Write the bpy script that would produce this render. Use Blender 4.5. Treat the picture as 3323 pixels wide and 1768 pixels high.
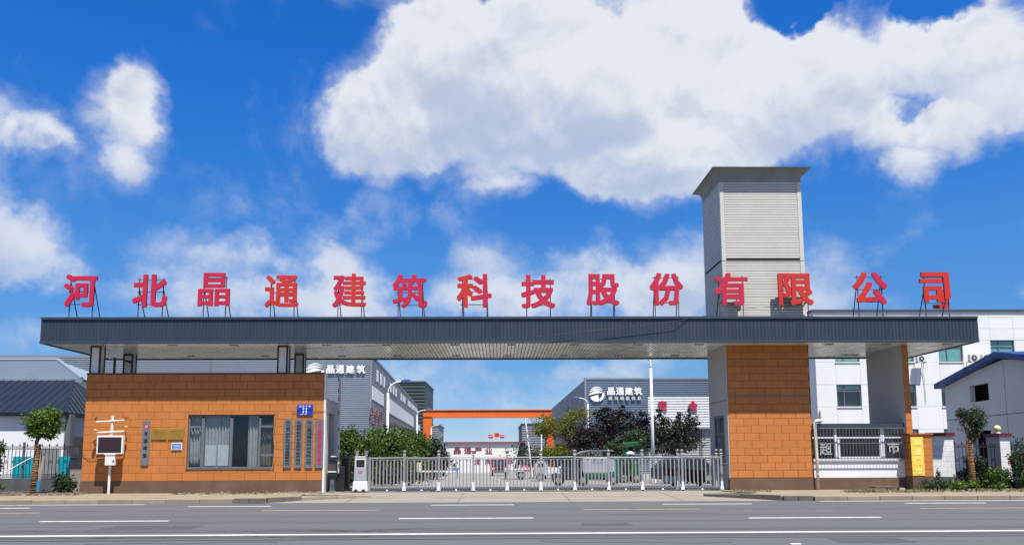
import bpy, math, random
import numpy as np
from mathutils import Vector, Matrix

# ------------------------------------------------------------------ camera
SC = bpy.context.scene
COL = SC.collection
for o in list(bpy.data.objects):
    bpy.data.objects.remove(o)

IW, IH = 3323.0, 1768.0            # proportions of the view
FPX, CX, CY = 2600.0, 1661.5, 1160.0
PITCH, YAW, ROLL = math.atan(313.0 / 2600.0), 0.0160, 0.0040
EYE = Vector((0, 0, 1.6))
fw = Vector((math.sin(YAW) * math.cos(PITCH), math.cos(YAW) * math.cos(PITCH), math.sin(PITCH)))
r0 = Vector((math.cos(YAW), -math.sin(YAW), 0))
u0 = r0.cross(fw)
rt = r0 * math.cos(ROLL) - u0 * math.sin(ROLL)
up = u0 * math.cos(ROLL) + r0 * math.sin(ROLL)
cam_d = bpy.data.cameras.new('camera')
cam = bpy.data.objects.new('camera', cam_d)
COL.objects.link(cam)
cam.matrix_world = Matrix(((rt.x, up.x, -fw.x, EYE.x), (rt.y, up.y, -fw.y, EYE.y),
                           (rt.z, up.z, -fw.z, EYE.z), (0, 0, 0, 1)))
cam_d.sensor_width = 36.0
cam_d.sensor_fit = 'HORIZONTAL'
cam_d.lens = 36.0 * FPX / IW
cam_d.shift_y = (CY - IH / 2) / IW
cam_d.clip_start, cam_d.clip_end = 0.1, 6000
SC.camera = cam


def ray(px, py):
    return fw + rt * ((px - CX) / FPX) - up * ((py - CY) / FPX)


def P(px, py, Y):
    """point of the place seen at (px, py) at depth Y in front of the camera"""
    d = ray(px, py)
    return EYE + d * (Y / d.y)


def rect(px0, py0, px1, py1, Y):
    mx, my = (px0 + px1) / 2, (py0 + py1) / 2
    return P(px0, my, Y).x, P(px1, my, Y).x, P(mx, py1, Y).z, P(mx, py0, Y).z


# ------------------------------------------------------------------ sky, sun, exposure
SUN = Vector((0.51, -1.0, 2.7)).normalized()       # towards the sun
SUN_EL = math.asin(SUN.z)
SUN_AZ = math.atan2(SUN.x, SUN.y)

W = bpy.data.worlds.new('World')
SC.world = W
W.use_nodes = True
wt = W.node_tree
wt.nodes.clear()


def wn(t, **kw):
    n = wt.nodes.new(t)
    for k, v in kw.items():
        setattr(n, k, v)
    return n


def wmath(op, a, b=None, c=None, clamp=False):
    n = wn('ShaderNodeMath', operation=op, use_clamp=clamp)
    for i, v in enumerate((a, b, c)):
        if v is None:
            continue
        if isinstance(v, (int, float)):
            n.inputs[i].default_value = v
        else:
            wt.links.new(v, n.inputs[i])
    return n.outputs[0]


def wvec(op, a, b=None):
    n = wn('ShaderNodeVectorMath', operation=op)
    for i, v in enumerate((a, b)):
        if v is None:
            continue
        if isinstance(v, (tuple, list)):
            n.inputs[i].default_value = v
        else:
            wt.links.new(v, n.inputs[i])
    return n.outputs['Value'] if op == 'DOT_PRODUCT' else n.outputs[0]


def wnoise(vec, scale, detail, rough=0.55, color=False, dist=0.0):
    n = wn('ShaderNodeTexNoise')
    n.noise_dimensions = '3D'
    wt.links.new(vec, n.inputs['Vector'])
    n.inputs['Scale'].default_value = scale
    n.inputs['Detail'].default_value = detail
    n.inputs['Roughness'].default_value = rough
    n.inputs['Distortion'].default_value = dist
    return n.outputs['Color'] if color else n.outputs[0]


def wramp(v, a, b, c=0.0, d=1.0):
    n = wn('ShaderNodeMapRange', interpolation_type='SMOOTHSTEP')
    wt.links.new(v, n.inputs['Value'])
    for k, x in zip(('From Min', 'From Max', 'To Min', 'To Max'), (a, b, c, d)):
        n.inputs[k].default_value = x
    return n.outputs[0]


sky = wn('ShaderNodeTexSky', sky_type='NISHITA')
sky.sun_disc = False
sky.sun_elevation = SUN_EL
sky.sun_rotation = SUN_AZ
sky.altitude = 50
sky.air_density = 0.7
sky.dust_density = 0.0
sky.ozone_density = 4.0
hs = wn('ShaderNodeHueSaturation')
hs.inputs['Saturation'].default_value = 1.3
hs.inputs['Value'].default_value = 1.0
wt.links.new(sky.outputs[0], hs.inputs['Color'])

tc = wn('ShaderNodeTexCoord')
dirv = wvec('NORMALIZE', tc.outputs['Generated'])
sp = wn('ShaderNodeSeparateXYZ')
wt.links.new(dirv, sp.inputs[0])
az = wmath('ARCTAN2', sp.outputs[0], sp.outputs[1])
el = wmath('ARCSINE', sp.outputs[2])
cb = wn('ShaderNodeCombineXYZ')
wt.links.new(az, cb.inputs[0])
wt.links.new(el, cb.inputs[1])
pp = cb.outputs[0]
# ragged cloud edges: bend the coordinates with noise
warp = wvec('SUBTRACT', wnoise(dirv, 7.0, 5.0, 0.6, True), (0.5, 0.5, 0.5))
pw = wvec('ADD', pp, wvec('MULTIPLY', warp, (0.13, 0.11, 0.0)))
warp2 = wvec('SUBTRACT', wnoise(dirv, 30.0, 4.0, 0.6, True), (0.5, 0.5, 0.5))
pw = wvec('ADD', pw, wvec('MULTIPLY', warp2, (0.022, 0.022, 0.0)))


def azel(px, py):
    d = ray(px, py).normalized()
    return math.atan2(d.x, d.y), math.asin(d.z)


# cumulus in view: centre x, y, radius x, y, weight
CLOUDS = [
    (1200, 430, 190, 190, 1.0), (1330, 300, 250, 230, 1.1), (1480, 160, 250, 200, 1.0), (1700, 300, 420, 300, 1.3),
    (1250, 520, 190, 110, .7), (1980, 190, 380, 280, 1.2), (2150, 420, 430, 260, 1.3), (2060, 565, 260, 70, .55),
    (2250, 520, 240, 130, .7), (2460, 240, 300, 250, 1.1), (2760, 220, 330, 190, .85), (3050, 190, 300, 160, .75),
    (3280, 150, 240, 260, 1.2), (2680, 400, 300, 140, .7), (3000, 470, 260, 120, .8), (3230, 380, 240, 140, .75),
    (2960, 570, 120, 70, .5), (1960, 620, 170, 50, .4), (1600, 600, 110, 60, .45), (1650, 40, 240, 120, .4),
    (2250, 40, 300, 120, .6),
    (400, 330, 165, 140, .72), (470, 240, 110, 120, .62), (455, 450, 120, 120, .55), (420, 550, 90, 80, .35),
    (40, 420, 190, 120, .62), (20, 560, 90, 120, .42), (180, 480, 130, 80, .45), (70, 190, 70, 110, .35),
    (250, 60, 160, 120, .25),
    (60, 790, 250, 140, .95), (0, 860, 300, 100, .6),
    (780, 830, 130, 70, .5), (560, 800, 170, 90, .5), (440, 880, 120, 60, .35), (930, 930, 330, 100, .45),
    (1150, 880, 130, 80, .65), (1230, 720, 110, 100, .6), (1090, 800, 130, 90, .4), (1390, 740, 90, 80, .42),
    (600, 950, 300, 80, .35),
    (1700, 930, 360, 110, .52), (1900, 860, 150, 90, .62), (1560, 830, 110, 80, .35), (2230, 900, 170, 150, .8),
    (2120, 960, 170, 90, .7), (2690, 920, 180, 130, .5), (3080, 730, 150, 60, .33), (2920, 780, 90, 50, .25),
    (3310, 985, 90, 50, .6), (1450, 1000, 700, 90, .5), (850, 990, 330, 80, .3), (1750, 990, 350, 80, .3), (2450, 1010, 600, 80, .35), (300, 1080, 420, 80, .45),
    (1350, 1215, 300, 80, .6), (1950, 1210, 330, 80, .62), (1650, 1330, 420, 80, .45),
    # blue gaps
    (1600, 90, 75, 60, -1.1), (2570, 20, 130, 70, -1.3), (3060, 20, 190, 70, -1.1), (2920, 325, 100, 80, -.6),
    (2180, 150, 60, 50, -.3),
]
acc = None
acch = None
for (cx, cy, rx, ry, w) in CLOUDS:
    a, e = azel(cx, cy)
    a1, _ = azel(cx + rx, cy)
    _, e1 = azel(cx, cy - ry)
    v = wvec('MULTIPLY', wvec('SUBTRACT', pw, (a, e, 0)), (1 / abs(a1 - a), 1 / abs(e1 - e), 0))
    dd = wvec('DOT_PRODUCT', v, v)
    s = wmath('MULTIPLY', wmath('MAXIMUM', wmath('SUBTRACT', 1.0, wmath('MULTIPLY', dd, 0.72)), 0.0), w)
    acc = s if acc is None else wmath('ADD', acc, s)
    if w > 0:
        h_ = wmath('MULTIPLY', s, wvec('DOT_PRODUCT', v, (0.25, 1, 0)))
        acch = h_ if acch is None else wmath('ADD', acch, h_)
# the same broken cumulus goes on all round and overhead
gen = wramp(wnoise(dirv, 3.1, 3.0, 0.5), 0.48, 0.66, 0.0, 1.4)
aaz = wmath('ABSOLUTE', az)
out_az = wramp(aaz, 0.62, 0.78)
out_el = wramp(el, 0.50, 0.62)
rise = wmath('DIVIDE', acch, wmath('ADD', wmath('MAXIMUM', acc, 0.0), 0.3))     # -: underside, +: sunny top
gen = wmath('MULTIPLY', gen, wmath('MAXIMUM', out_az, out_el))
acc = wmath('MINIMUM', wmath('ADD', acc, gen), 1.14)
fb = wnoise(dirv, 8.0, 10.0, 0.60, dist=0.3)
big = wnoise(dirv, 3.3, 3.0, 0.5)
fb3 = wnoise(dirv, 9.0, 6.0, 0.52, dist=0.3)
fb2 = wnoise(wvec('ADD', dirv, tuple(SUN * 0.018)), 9.0, 6.0, 0.52, dist=0.3)
lo = wnoise(dirv, 3.4, 2.5, 0.45)
base = wmath('ADD', wmath('MULTIPLY', acc, 0.86), wmath('MULTIPLY', wmath('SUBTRACT', big, 0.5), 0.35))
dens = wmath('ADD', base, wmath('MULTIPLY', wmath('SUBTRACT', fb, 0.5), 1.9))
core = wramp(dens, 0.40, 0.86)                      # billows with a crisp edge
veil = wmath('MULTIPLY', wramp(dens, 0.02, 1.10), 0.80)    # thin vapour round them
soft = wramp(el, 0.20, 0.33, 0.25, 1.0)
core = wmath('MULTIPLY', wmath('MULTIPLY', core, soft), wramp(rise, -0.42, 0.05, 0.30, 1.0))
alpha = wmath('SUBTRACT', 1.0, wmath('MULTIPLY', wmath('SUBTRACT', 1.0, core), wmath('SUBTRACT', 1.0, veil)))
alpha = wmath('MULTIPLY', alpha, 0.97)
# light and dark: puffs lit from above, thick bellies greyer
thick = wramp(dens, 0.55, 1.35)
relief = wmath('ADD', wmath('MULTIPLY', wmath('SUBTRACT', fb3, fb2), 1.5), wramp(rise, -0.45, 0.35, -0.20, 0.06))
lum = wmath('ADD', wmath('SUBTRACT', 1.0, wmath('MULTIPLY', thick, wramp(lo, 0.3, 0.7, 0.02, 0.28))), relief)
lum = wmath('MAXIMUM', wmath('MINIMUM', lum, 1.15), 0.5)
gcol = wn('ShaderNodeMix', data_type='RGBA')
wt.links.new(wramp(lum, 0.55, 1.0), gcol.inputs['Factor'])
gcol.inputs['A'].default_value = (5.4, 6.1, 7.4, 1)
gcol.inputs['B'].default_value = (8.1, 8.4, 8.9, 1)
# clear late-summer air: deeper blue with height, all the way round
rp = wn('ShaderNodeValToRGB')
wt.links.new(wmath('ADD', wmath('MULTIPLY', el, 2.0), 0.1), rp.inputs[0])
cr = rp.color_ramp
cr.elements[0].position, cr.elements[0].color = 0.06, (.62 / 2.2, .72 / 2.2, 1.0 / 2.2, 1)
cr.elements[1].position, cr.elements[1].color = 0.97, (1.25 / 2.2, 1.72 / 2.2, 1.0, 1)
e_ = cr.elements.new(0.30)
e_.color = (1.05 / 2.2, 1.07 / 2.2, 1.12 / 2.2, 1)
e_ = cr.elements.new(0.58)
e_.color = (1.7 / 2.2, 1.58 / 2.2, 1.64 / 2.2, 1)
skc = wvec('MULTIPLY', wvec('MULTIPLY', hs.outputs[0], rp.outputs[0]), (2.2, 2.2, 2.2))
mixc = wn('ShaderNodeMix', data_type='RGBA')
wt.links.new(alpha, mixc.inputs['Factor'])
wt.links.new(skc, mixc.inputs['A'])
wt.links.new(gcol.outputs['Result'], mixc.inputs['B'])
bg = wn('ShaderNodeBackground')
bg.inputs['Strength'].default_value = 0.050
wt.links.new(mixc.outputs['Result'], bg.inputs['Color'])
wo = wn('ShaderNodeOutputWorld')
wt.links.new(bg.outputs[0], wo.inputs[0])

sun_d = bpy.data.lights.new('sun', 'SUN')
sun_d.energy = 5.0
sun_d.angle = math.radians(0.53)
sun_d.color = (1.0, 0.955, 0.88)
sun = bpy.data.objects.new('sun', sun_d)
COL.objects.link(sun)
sun.rotation_euler = (-SUN).to_track_quat('-Z', 'Y').to_euler()

SC.view_settings.view_transform = 'Standard'
SC.view_settings.look = 'None'
SC.view_settings.exposure = 1.0
SC.view_settings.gamma = 1.0
SC.view_settings.use_curve_mapping = False
SC.cycles.max_bounces = 6
SC.cycles.transparent_max_bounces = 12

# ------------------------------------------------------------------ materials
MATS = {}
ALB = 0.85     # one common scale for all paint values


def M(name, rgb, rough=0.7, var=0.15, scale=2.0, metal=0.0, spec=0.3, bump=0.0, bscale=30.0, orand=0.0, irand=0.0,
      stretch=None, dirt=0.0, dirtcol=(0.1, 0.085, 0.07), dscale=0.8, trans=0.0, emit=None):
    if name in MATS:
        return MATS[name]
    rgb = tuple(c * ALB for c in rgb)
    dirtcol = tuple(c * ALB for c in dirtcol)
    m = bpy.data.materials.new(name)
    MATS[name] = m
    m.use_nodes = True
    t = m.node_tree
    b = t.nodes['Principled BSDF']
    N, L = t.nodes.new, t.links.new
    geo = N('ShaderNodeNewGeometry')
    vec = geo.outputs['Position']
    if stretch:
        mp = N('ShaderNodeMapping')
        mp.inputs['Scale'].default_value = stretch
        L(vec, mp.inputs['Vector'])
        vec = mp.outputs[0]

    def noise(sc, det=6.0, v=None):
        n = N('ShaderNodeTexNoise')
        n.inputs['Scale'].default_value = sc
        n.inputs['Detail'].default_value = det
        n.inputs['Roughness'].default_value = 0.62
        L(v or vec, n.inputs['Vector'])
        return n.outputs[0]

    def mr(v, a, b_, c, d):
        n = N('ShaderNodeMapRange')
        L(v, n.inputs['Value'])
        for k, x in zip(('From Min', 'From Max', 'To Min', 'To Max'), (a, b_, c, d)):
            n.inputs[k].default_value = x
        return n.outputs[0]

    def mul(a, b_):
        n = N('ShaderNodeMath')
        n.operation = 'MULTIPLY'
        L(a, n.inputs[0])
        L(b_, n.inputs[1])
        return n.outputs[0]
    val = mr(noise(scale), 0.25, 0.75, 1 - var, 1 + var)
    if orand:
        oi = N('ShaderNodeObjectInfo')
        val = mul(val, mr(oi.outputs['Random'], 0, 1, 1 - orand, 1 + orand))
    if irand:
        val = mul(val, mr(geo.outputs['Random Per Island'], 0, 1, 1 - irand, 1 + irand))
    h = N('ShaderNodeHueSaturation')
    h.inputs['Color'].default_value = (*rgb, 1)
    L(val, h.inputs['Value'])
    if irand:
        L(mr(geo.outputs['Random Per Island'], 0, 1, 0.475, 0.52), h.inputs['Hue'])
    col = h.outputs[0]
    if dirt:
        mx = N('ShaderNodeMix')
        mx.data_type = 'RGBA'
        L(mr(noise(dscale, 8.0), 0.48, 0.72, 0.0, dirt), mx.inputs['Factor'])
        L(col, mx.inputs['A'])
        mx.inputs['B'].default_value = (*dirtcol, 1)
        col = mx.outputs['Result']
    L(col, b.inputs['Base Color'])
    L(mr(noise(scale * 2.3), 0.3, 0.7, max(0.02, rough - 0.1), min(1, rough + 0.1)), b.inputs['Roughness'])
    b.inputs['Metallic'].default_value = metal
    b.inputs['Specular IOR Level'].default_value = spec
    if bump:
        bp = N('ShaderNodeBump')
        bp.inputs['Strength'].default_value = bump
        bp.inputs['Distance'].default_value = 0.02
        L(noise(bscale, 4.0), bp.inputs['Height'])
        L(bp.outputs[0], b.inputs['Normal'])
    if trans:
        tr = N('ShaderNodeBsdfTranslucent')
        L(col, tr.inputs['Color'])
        ms = N('ShaderNodeMixShader')
        ms.inputs[0].default_value = trans
        L(b.outputs[0], ms.inputs[1])
        L(tr.outputs[0], ms.inputs[2])
        L(ms.outputs[0], t.nodes['Material Output'].inputs[0])
    return m


def glass(name, tint, refl=0.1, keep=0.75):
    if name in MATS:
        return MATS[name]
    m = bpy.data.materials.new(name)
    MATS[name] = m
    m.use_nodes = True
    t = m.node_tree
    t.nodes.clear()
    N, L = t.nodes.new, t.links.new
    tr = N('ShaderNodeBsdfTransparent')
    tr.inputs[0].default_value = (*[c * keep for c in tint], 1)
    gl = N('ShaderNodeBsdfGlossy')
    gl.inputs['Roughness'].default_value = 0.03
    gl.inputs[0].default_value = (0.9, 0.95, 1, 1)
    nz = N('ShaderNodeTexNoise')
    nz.inputs['Scale'].default_value = 1.5
    bp = N('ShaderNodeBump')
    bp.inputs['Strength'].default_value = 0.04
    L(nz.outputs[0], bp.inputs['Height'])
    L(bp.outputs[0], gl.inputs['Normal'])
    fr = N('ShaderNodeLayerWeight')
    pw_ = N('ShaderNodeMath')
    pw_.operation = 'POWER'
    L(fr.outputs['Facing'], pw_.inputs[0])
    pw_.inputs[1].default_value = 4.0
    ad = N('ShaderNodeMath')
    ad.operation = 'MULTIPLY_ADD'
    ad.inputs[1].default_value = 0.5
    ad.inputs[2].default_value = refl
    L(pw_.outputs[0], ad.inputs[0])
    ms = N('ShaderNodeMixShader')
    L(ad.outputs[0], ms.inputs[0])
    L(tr.outputs[0], ms.inputs[1])
    L(gl.outputs[0], ms.inputs[2])
    o = N('ShaderNodeOutputMaterial')
    L(ms.outputs[0], o.inputs[0])
    return m


ASPHALT = M('asphalt', (0.088, 0.093, 0.100), 0.85, 0.10, 0.9, bump=0.35, bscale=70, stretch=(0.06, 1.0, 1.0), dirt=0.55,
            dirtcol=(0.067, 0.071, 0.077), dscale=1.6)
LINE_W = M('white_line_paint', (0.72, 0.72, 0.70), 0.7, 0.15, 6, dirt=0.5, dirtcol=(0.3, 0.3, 0.3), dscale=5)
LINE_Y = M('yellow_line_paint', (0.33, 0.225, 0.115), 0.75, 0.2, 5, dirt=0.95, dirtcol=(0.11, 0.105, 0.10), dscale=3)
CONCRETE = M('apron_concrete', (0.215, 0.196, 0.168), 0.88, 0.12, 0.8, bump=0.3, bscale=25, dirt=0.4, dirtcol=(0.165, 0.145, 0.12), dscale=0.7)
PAVE = M('pavement_sand', (0.225, 0.185, 0.135), 0.9, 0.16, 1.2, bump=0.4, bscale=25, dirt=0.5, dirtcol=(0.19, 0.14, 0.09), dscale=1.3)
KERB = M('kerb_stone', (0.27, 0.225, 0.17), 0.85, 0.15, 3, bump=0.3, bscale=40, orand=0.12)
KERBD = M('dark_kerb_stone', (0.13, 0.115, 0.10), 0.85, 0.2, 4, bump=0.4, bscale=30)
SOIL = M('soil', (0.085, 0.055, 0.038), 0.95, 0.35, 4, bump=1.0, bscale=12, dirt=0.5, dirtcol=(0.15, 0.12, 0.09), dscale=4)
EARTH = M('earth', (0.13, 0.125, 0.085), 0.95, 0.25, 0.05)
YARD = M('yard_concrete', (0.22, 0.21, 0.195), 0.9, 0.12, 0.3, dirt=0.3, dirtcol=(0.13, 0.12, 0.11), dscale=0.25)
TILE = M('orange_tile', (0.50, 0.176, 0.045), 0.62, 0.06, 1.2, spec=0.25, stretch=(1, 1, 0.35), orand=0.05, bump=0.05, bscale=120, dirt=0.3, dirtcol=(0.36, 0.135, 0.035), dscale=0.6)
GROUT = M('tile_joint', (0.10, 0.035, 0.010), 0.9, 0.1)
PLINTH = M('brown_plinth', (0.13, 0.078, 0.050), 0.8, 0.15, 1.5, dirt=0.35, dirtcol=(0.24, 0.17, 0.12), dscale=1.0)
FASCIA = M('slate_fascia', (0.024, 0.038, 0.062), 0.5, 0.10, 0.7, spec=0.4, dirt=0.5, dirtcol=(0.045, 0.055, 0.072), dscale=0.9, stretch=(1.8, 1, 0.18))
FASCIA2 = M('slate_trim', (0.038, 0.053, 0.080), 0.45, 0.08, 0.7, spec=0.4)
SOFFIT = M('soffit_strip', (0.86, 0.85, 0.78), 0.24, 0.10, 0.5, spec=0.9, dirt=0.45, dirtcol=(0.62, 0.59, 0.50), dscale=0.45)
GAP = M('dark_gap', (0.03, 0.03, 0.03), 0.9, 0.1)
RENDER = M('grey_render', (0.54, 0.53, 0.51), 0.85, 0.06, 0.8, dirt=0.2, dirtcol=(0.43, 0.42, 0.39), dscale=0.5, bump=0.1, bscale=60)
WHITE = M('white_render', (0.74, 0.75, 0.76), 0.8, 0.05, 0.8, dirt=0.25, dirtcol=(0.6, 0.59, 0.56), dscale=0.7)
WPANEL = M('white_panel', (0.74, 0.745, 0.75), 0.5, 0.04, 0.4, orand=0.02, dirt=0.25, dirtcol=(0.62, 0.61, 0.58), dscale=0.3, stretch=(1, 1, 0.25))
JOINT = M('panel_joint', (0.55, 0.55, 0.55), 0.9, 0.1)
TRIMW = M('white_trim', (0.78, 0.77, 0.75), 0.5, 0.06)
TRIMB = M('brown_trim', (0.055, 0.035, 0.028), 0.55, 0.1)
CLAD = M('tower_board', (0.59, 0.56, 0.50), 0.42, 0.05, 1.0, spec=0.4, orand=0.03, dirt=0.2, dirtcol=(0.42, 0.41, 0.38), dscale=0.8)
CORN = M('tower_cornice', (0.30, 0.285, 0.265), 0.55, 0.12, 1.0, dirt=0.4, dirtcol=(0.2, 0.18, 0.16), dscale=0.8)
SILVER = M('silver_corrugated', (0.37, 0.42, 0.48), 0.38, 0.05, 0.2, metal=0.35, spec=0.5)
SILVERD = M('blue_corrugated', (0.20, 0.26, 0.34), 0.4, 0.05, 0.2, metal=0.3, spec=0.5)
SIDEGREY = M('grey_cladding', (0.24, 0.26, 0.29), 0.5, 0.08, 0.2, metal=0.1)
GREENDARK = M('dark_green_cladding', (0.035, 0.055, 0.055), 0.5, 0.15, 0.15)
ORANGE = M('crane_orange', (0.72, 0.14, 0.022), 0.5, 0.12, 0.5, dirt=0.35, dirtcol=(0.5, 0.13, 0.05), dscale=0.4)
ALU = M('gate_aluminium', (0.36, 0.37, 0.37), 0.42, 0.08, 4, metal=0.45, spec=0.5)
ALUW = M('gate_white_foot', (0.72, 0.73, 0.74), 0.4, 0.06)
ALUD = M('gate_dark_link', (0.20, 0.21, 0.22), 0.45, 0.15, 5, metal=0.4)
RUBBER = M('rubber', (0.03, 0.03, 0.032), 0.7, 0.2)
BLACK = M('black_metal', (0.018, 0.018, 0.02), 0.4, 0.15, spec=0.5)
DGREY = M('dark_grey_metal', (0.075, 0.085, 0.10), 0.45, 0.1)
FRAME = M('window_frame', (0.13, 0.145, 0.165), 0.4, 0.06, spec=0.4)
FRAMEW = M('white_window_frame', (0.70, 0.72, 0.75), 0.4, 0.06)
BAR = M('grille_steel', (0.20, 0.21, 0.22), 0.5, 0.1, metal=0.3)
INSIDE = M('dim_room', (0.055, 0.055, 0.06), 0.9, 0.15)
CURTAIN = M('grey_curtain', (0.36, 0.36, 0.365), 0.9, 0.1, 3)
FROST = M('frosted_film', (0.55, 0.56, 0.57), 0.7, 0.1, 6)
GLASS = glass('window_glass', (0.93, 0.96, 0.97), 0.03, 0.95)
GLASSG = glass('office_glass', (0.72, 0.90, 0.90), 0.05, 0.9)
BLIND = M('pale_blind', (0.82, 0.95, 0.93), 0.8, 0.1, 3)
STEEL = M('brushed_plate', (0.33, 0.345, 0.34), 0.33, 0.15, 1.4, metal=0.75, dirt=0.3, dirtcol=(0.2, 0.2, 0.2), dscale=2)
GOLD = M('gold_plate', (0.44, 0.25, 0.05), 0.38, 0.15, 2.0, metal=0.45, dirt=0.4, dirtcol=(0.3, 0.17, 0.03), dscale=3, stretch=(0.6, 1, 4))
BLUE = M('sign_blue', (0.012, 0.055, 0.40), 0.4, 0.08)
BLUE2 = M('notice_blue', (0.02, 0.16, 0.55), 0.5, 0.08)
INKB = M('black_ink', (0.02, 0.02, 0.02), 0.6, 0.1)
INKW = M('white_ink', (0.82, 0.82, 0.82), 0.5, 0.05)
INKR = M('red_ink', (0.50, 0.02, 0.07), 0.6, 0.12, 5)
INKM = M('maroon_ink', (0.24, 0.03, 0.06), 0.6, 0.1)
SCREEN = M('led_screen', (0.032, 0.018, 0.024), 0.5, 0.2, 20)
ENAMEL = M('white_enamel', (0.74, 0.73, 0.70), 0.4, 0.06, 3)
CREAM = M('cream_pipe', (0.66, 0.62, 0.51), 0.45, 0.08, 2)
YELLOWB = M('yellow_banner', (0.83, 0.58, 0.07), 0.6, 0.06, 3)
YELLOWT = M('pale_yellow_letters', (0.86, 0.74, 0.22), 0.6, 0.05)
MAROON = M('maroon_coping', (0.13, 0.018, 0.035), 0.5, 0.15, 3)
LEMON = M('lemon_globe', (0.70, 0.64, 0.28), 0.4, 0.06)
PBLOCK = M('painted_block', (0.74, 0.74, 0.74), 0.85, 0.1, 2, orand=0.05, dirt=0.4, dirtcol=(0.36, 0.36, 0.36), dscale=1.4)
CONCP = M('old_concrete', (0.30, 0.26, 0.225), 0.9, 0.25, 3, bump=0.6, bscale=20, dirt=0.4, dirtcol=(0.16, 0.13, 0.10), dscale=3)
DWALL = M('dark_low_wall', (0.085, 0.09, 0.10), 0.85, 0.2, 2, bump=0.3, bscale=15)
IRON = M('wrought_iron', (0.025, 0.024, 0.027), 0.55, 0.15)
NAVY = M('navy_roof_sheet', (0.008, 0.014, 0.028), 0.5, 0.12, 0.8, spec=0.25, orand=0.1)
LROOF = M('pale_roof_tile', (0.20, 0.25, 0.30), 0.5, 0.08, 0.8)
BROOF = M('blue_roof', (0.006, 0.034, 0.20), 0.4, 0.08, 0.5)
GREYW = M('grey_painted_wall', (0.64, 0.645, 0.65), 0.85, 0.06, 0.7, bump=0.15, bscale=30)
TEAL = M('teal_panel', (0.0, 0.30, 0.36), 0.6, 0.1, 2)
LAMPW = M('lamp_post_white', (0.76, 0.78, 0.80), 0.4, 0.05)
LAMPH = M('lamp_head_blue', (0.10, 0.14, 0.45), 0.4, 0.08)
FLAGR = M('flag_red', (0.62, 0.03, 0.03), 0.7, 0.1)
FLAGP = M('flag_rose', (0.60, 0.05, 0.10), 0.7, 0.1)
GREENP = M('green_paint', (0.012, 0.095, 0.035), 0.4, 0.1)
GREENT = M('teal_green_paint', (0.012, 0.13, 0.085), 0.4, 0.1)
REDP = M('red_truck_paint', (0.40, 0.03, 0.06), 0.35, 0.08, spec=0.5)
MAROONC = M('maroon_tarpaulin', (0.12, 0.012, 0.03), 0.8, 0.2, 4)
CARB = M('dark_car_paint', (0.03, 0.034, 0.04), 0.25, 0.1, spec=0.6)
WIND = M('windscreen', (0.025, 0.03, 0.035), 0.1, 0.1, spec=0.7)
LAMPG = M('headlamp_lens', (0.65, 0.66, 0.66), 0.15, 0.05, spec=0.6)
PALEP = M('pale_lilac_panel', (0.40, 0.43, 0.50), 0.5, 0.06, 2)
BARK = M('bark', (0.13, 0.105, 0.085), 0.9, 0.25, 6, bump=0.8, bscale=20)
ROPE = M('straw_rope', (0.27, 0.145, 0.055), 0.95, 0.25, 8, bump=1.0, bscale=40, stretch=(1, 1, 6))
BLUEB = M('blue_paint_band', (0.03, 0.17, 0.30), 0.8, 0.25, 5)
CABLE = M('cable_black', (0.012, 0.012, 0.012), 0.6, 0.1)
PINKF = M('pink_flower', (0.65, 0.10, 0.28), 0.7, 0.2)
WOOD = M('old_board', (0.10, 0.065, 0.05), 0.9, 0.25, 5)


def leafmat(n, rgb, tr=0.25):
    return M(n, rgb, 0.5, 0.30, 1.6, spec=0.35, irand=0.42, trans=tr)


L_BRIGHT = leafmat('leaf_bright', (0.080, 0.155, 0.016), .32)
L_MID = leafmat('leaf_mid', (0.066, 0.120, 0.016), .3)
L_DARK = leafmat('leaf_dark', (0.022, 0.038, 0.018), 0.12)
L_YEL = leafmat('leaf_yellow', (0.150, 0.165, 0.020), 0.35)
L_PUR = leafmat('leaf_purple', (0.013, 0.009, 0.012), 0.06)
L_GREY = leafmat('leaf_grey_green', (0.044, 0.075, 0.030), 0.2)
L_DRY = leafmat('leaf_dry', (0.13, 0.11, 0.04), 0.2)


def red_letter(name, ax=0, th=0.0, low=True):
    """sun-bleached red: part of the face faded to crimson, part still orange-red"""
    if name in MATS:
        return MATS[name]
    m = M(name, (0.60, 0.028, 0.020), 0.5, 0.06, 1.2)
    t = m.node_tree
    b = t.nodes['Principled BSDF']
    N, L = t.nodes.new, t.links.new
    tcn = N('ShaderNodeTexCoord')
    s = N('ShaderNodeSeparateXYZ')
    L(tcn.outputs['Object'], s.inputs[0])
    nz = N('ShaderNodeTexNoise')
    nz.inputs['Scale'].default_value = 1.7
    L(tcn.outputs['Object'], nz.inputs['Vector'])
    ad = N('ShaderNodeMath')
    ad.operation = 'MULTIPLY_ADD'
    L(nz.outputs[0], ad.inputs[0])
    ad.inputs[1].default_value = 0.5
    L(s.outputs[ax], ad.inputs[2])
    mr = N('ShaderNodeMapRange')
    L(ad.outputs[0], mr.inputs['Value'])
    mr.inputs['From Min'].default_value = th + 0.25 - 0.04
    mr.inputs['From Max'].default_value = th + 0.25 + 0.04
    mr.inputs['To Min'].default_value = 0 if low else 1
    mr.inputs['To Max'].default_value = 1 if low else 0
    mx = N('ShaderNodeMix')
    mx.data_type = 'RGBA'
    L(mr.outputs[0], mx.inputs['Factor'])
    mx.inputs['A'].default_value = (0.46, 0.026, 0.020, 1)
    mx.inputs['B'].default_value = (0.43, 0.016, 0.047, 1)
    L(mx.outputs['Result'], b.inputs['Base Color'])
    return m


# ------------------------------------------------------------------ builders
ORG = {}


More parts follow.
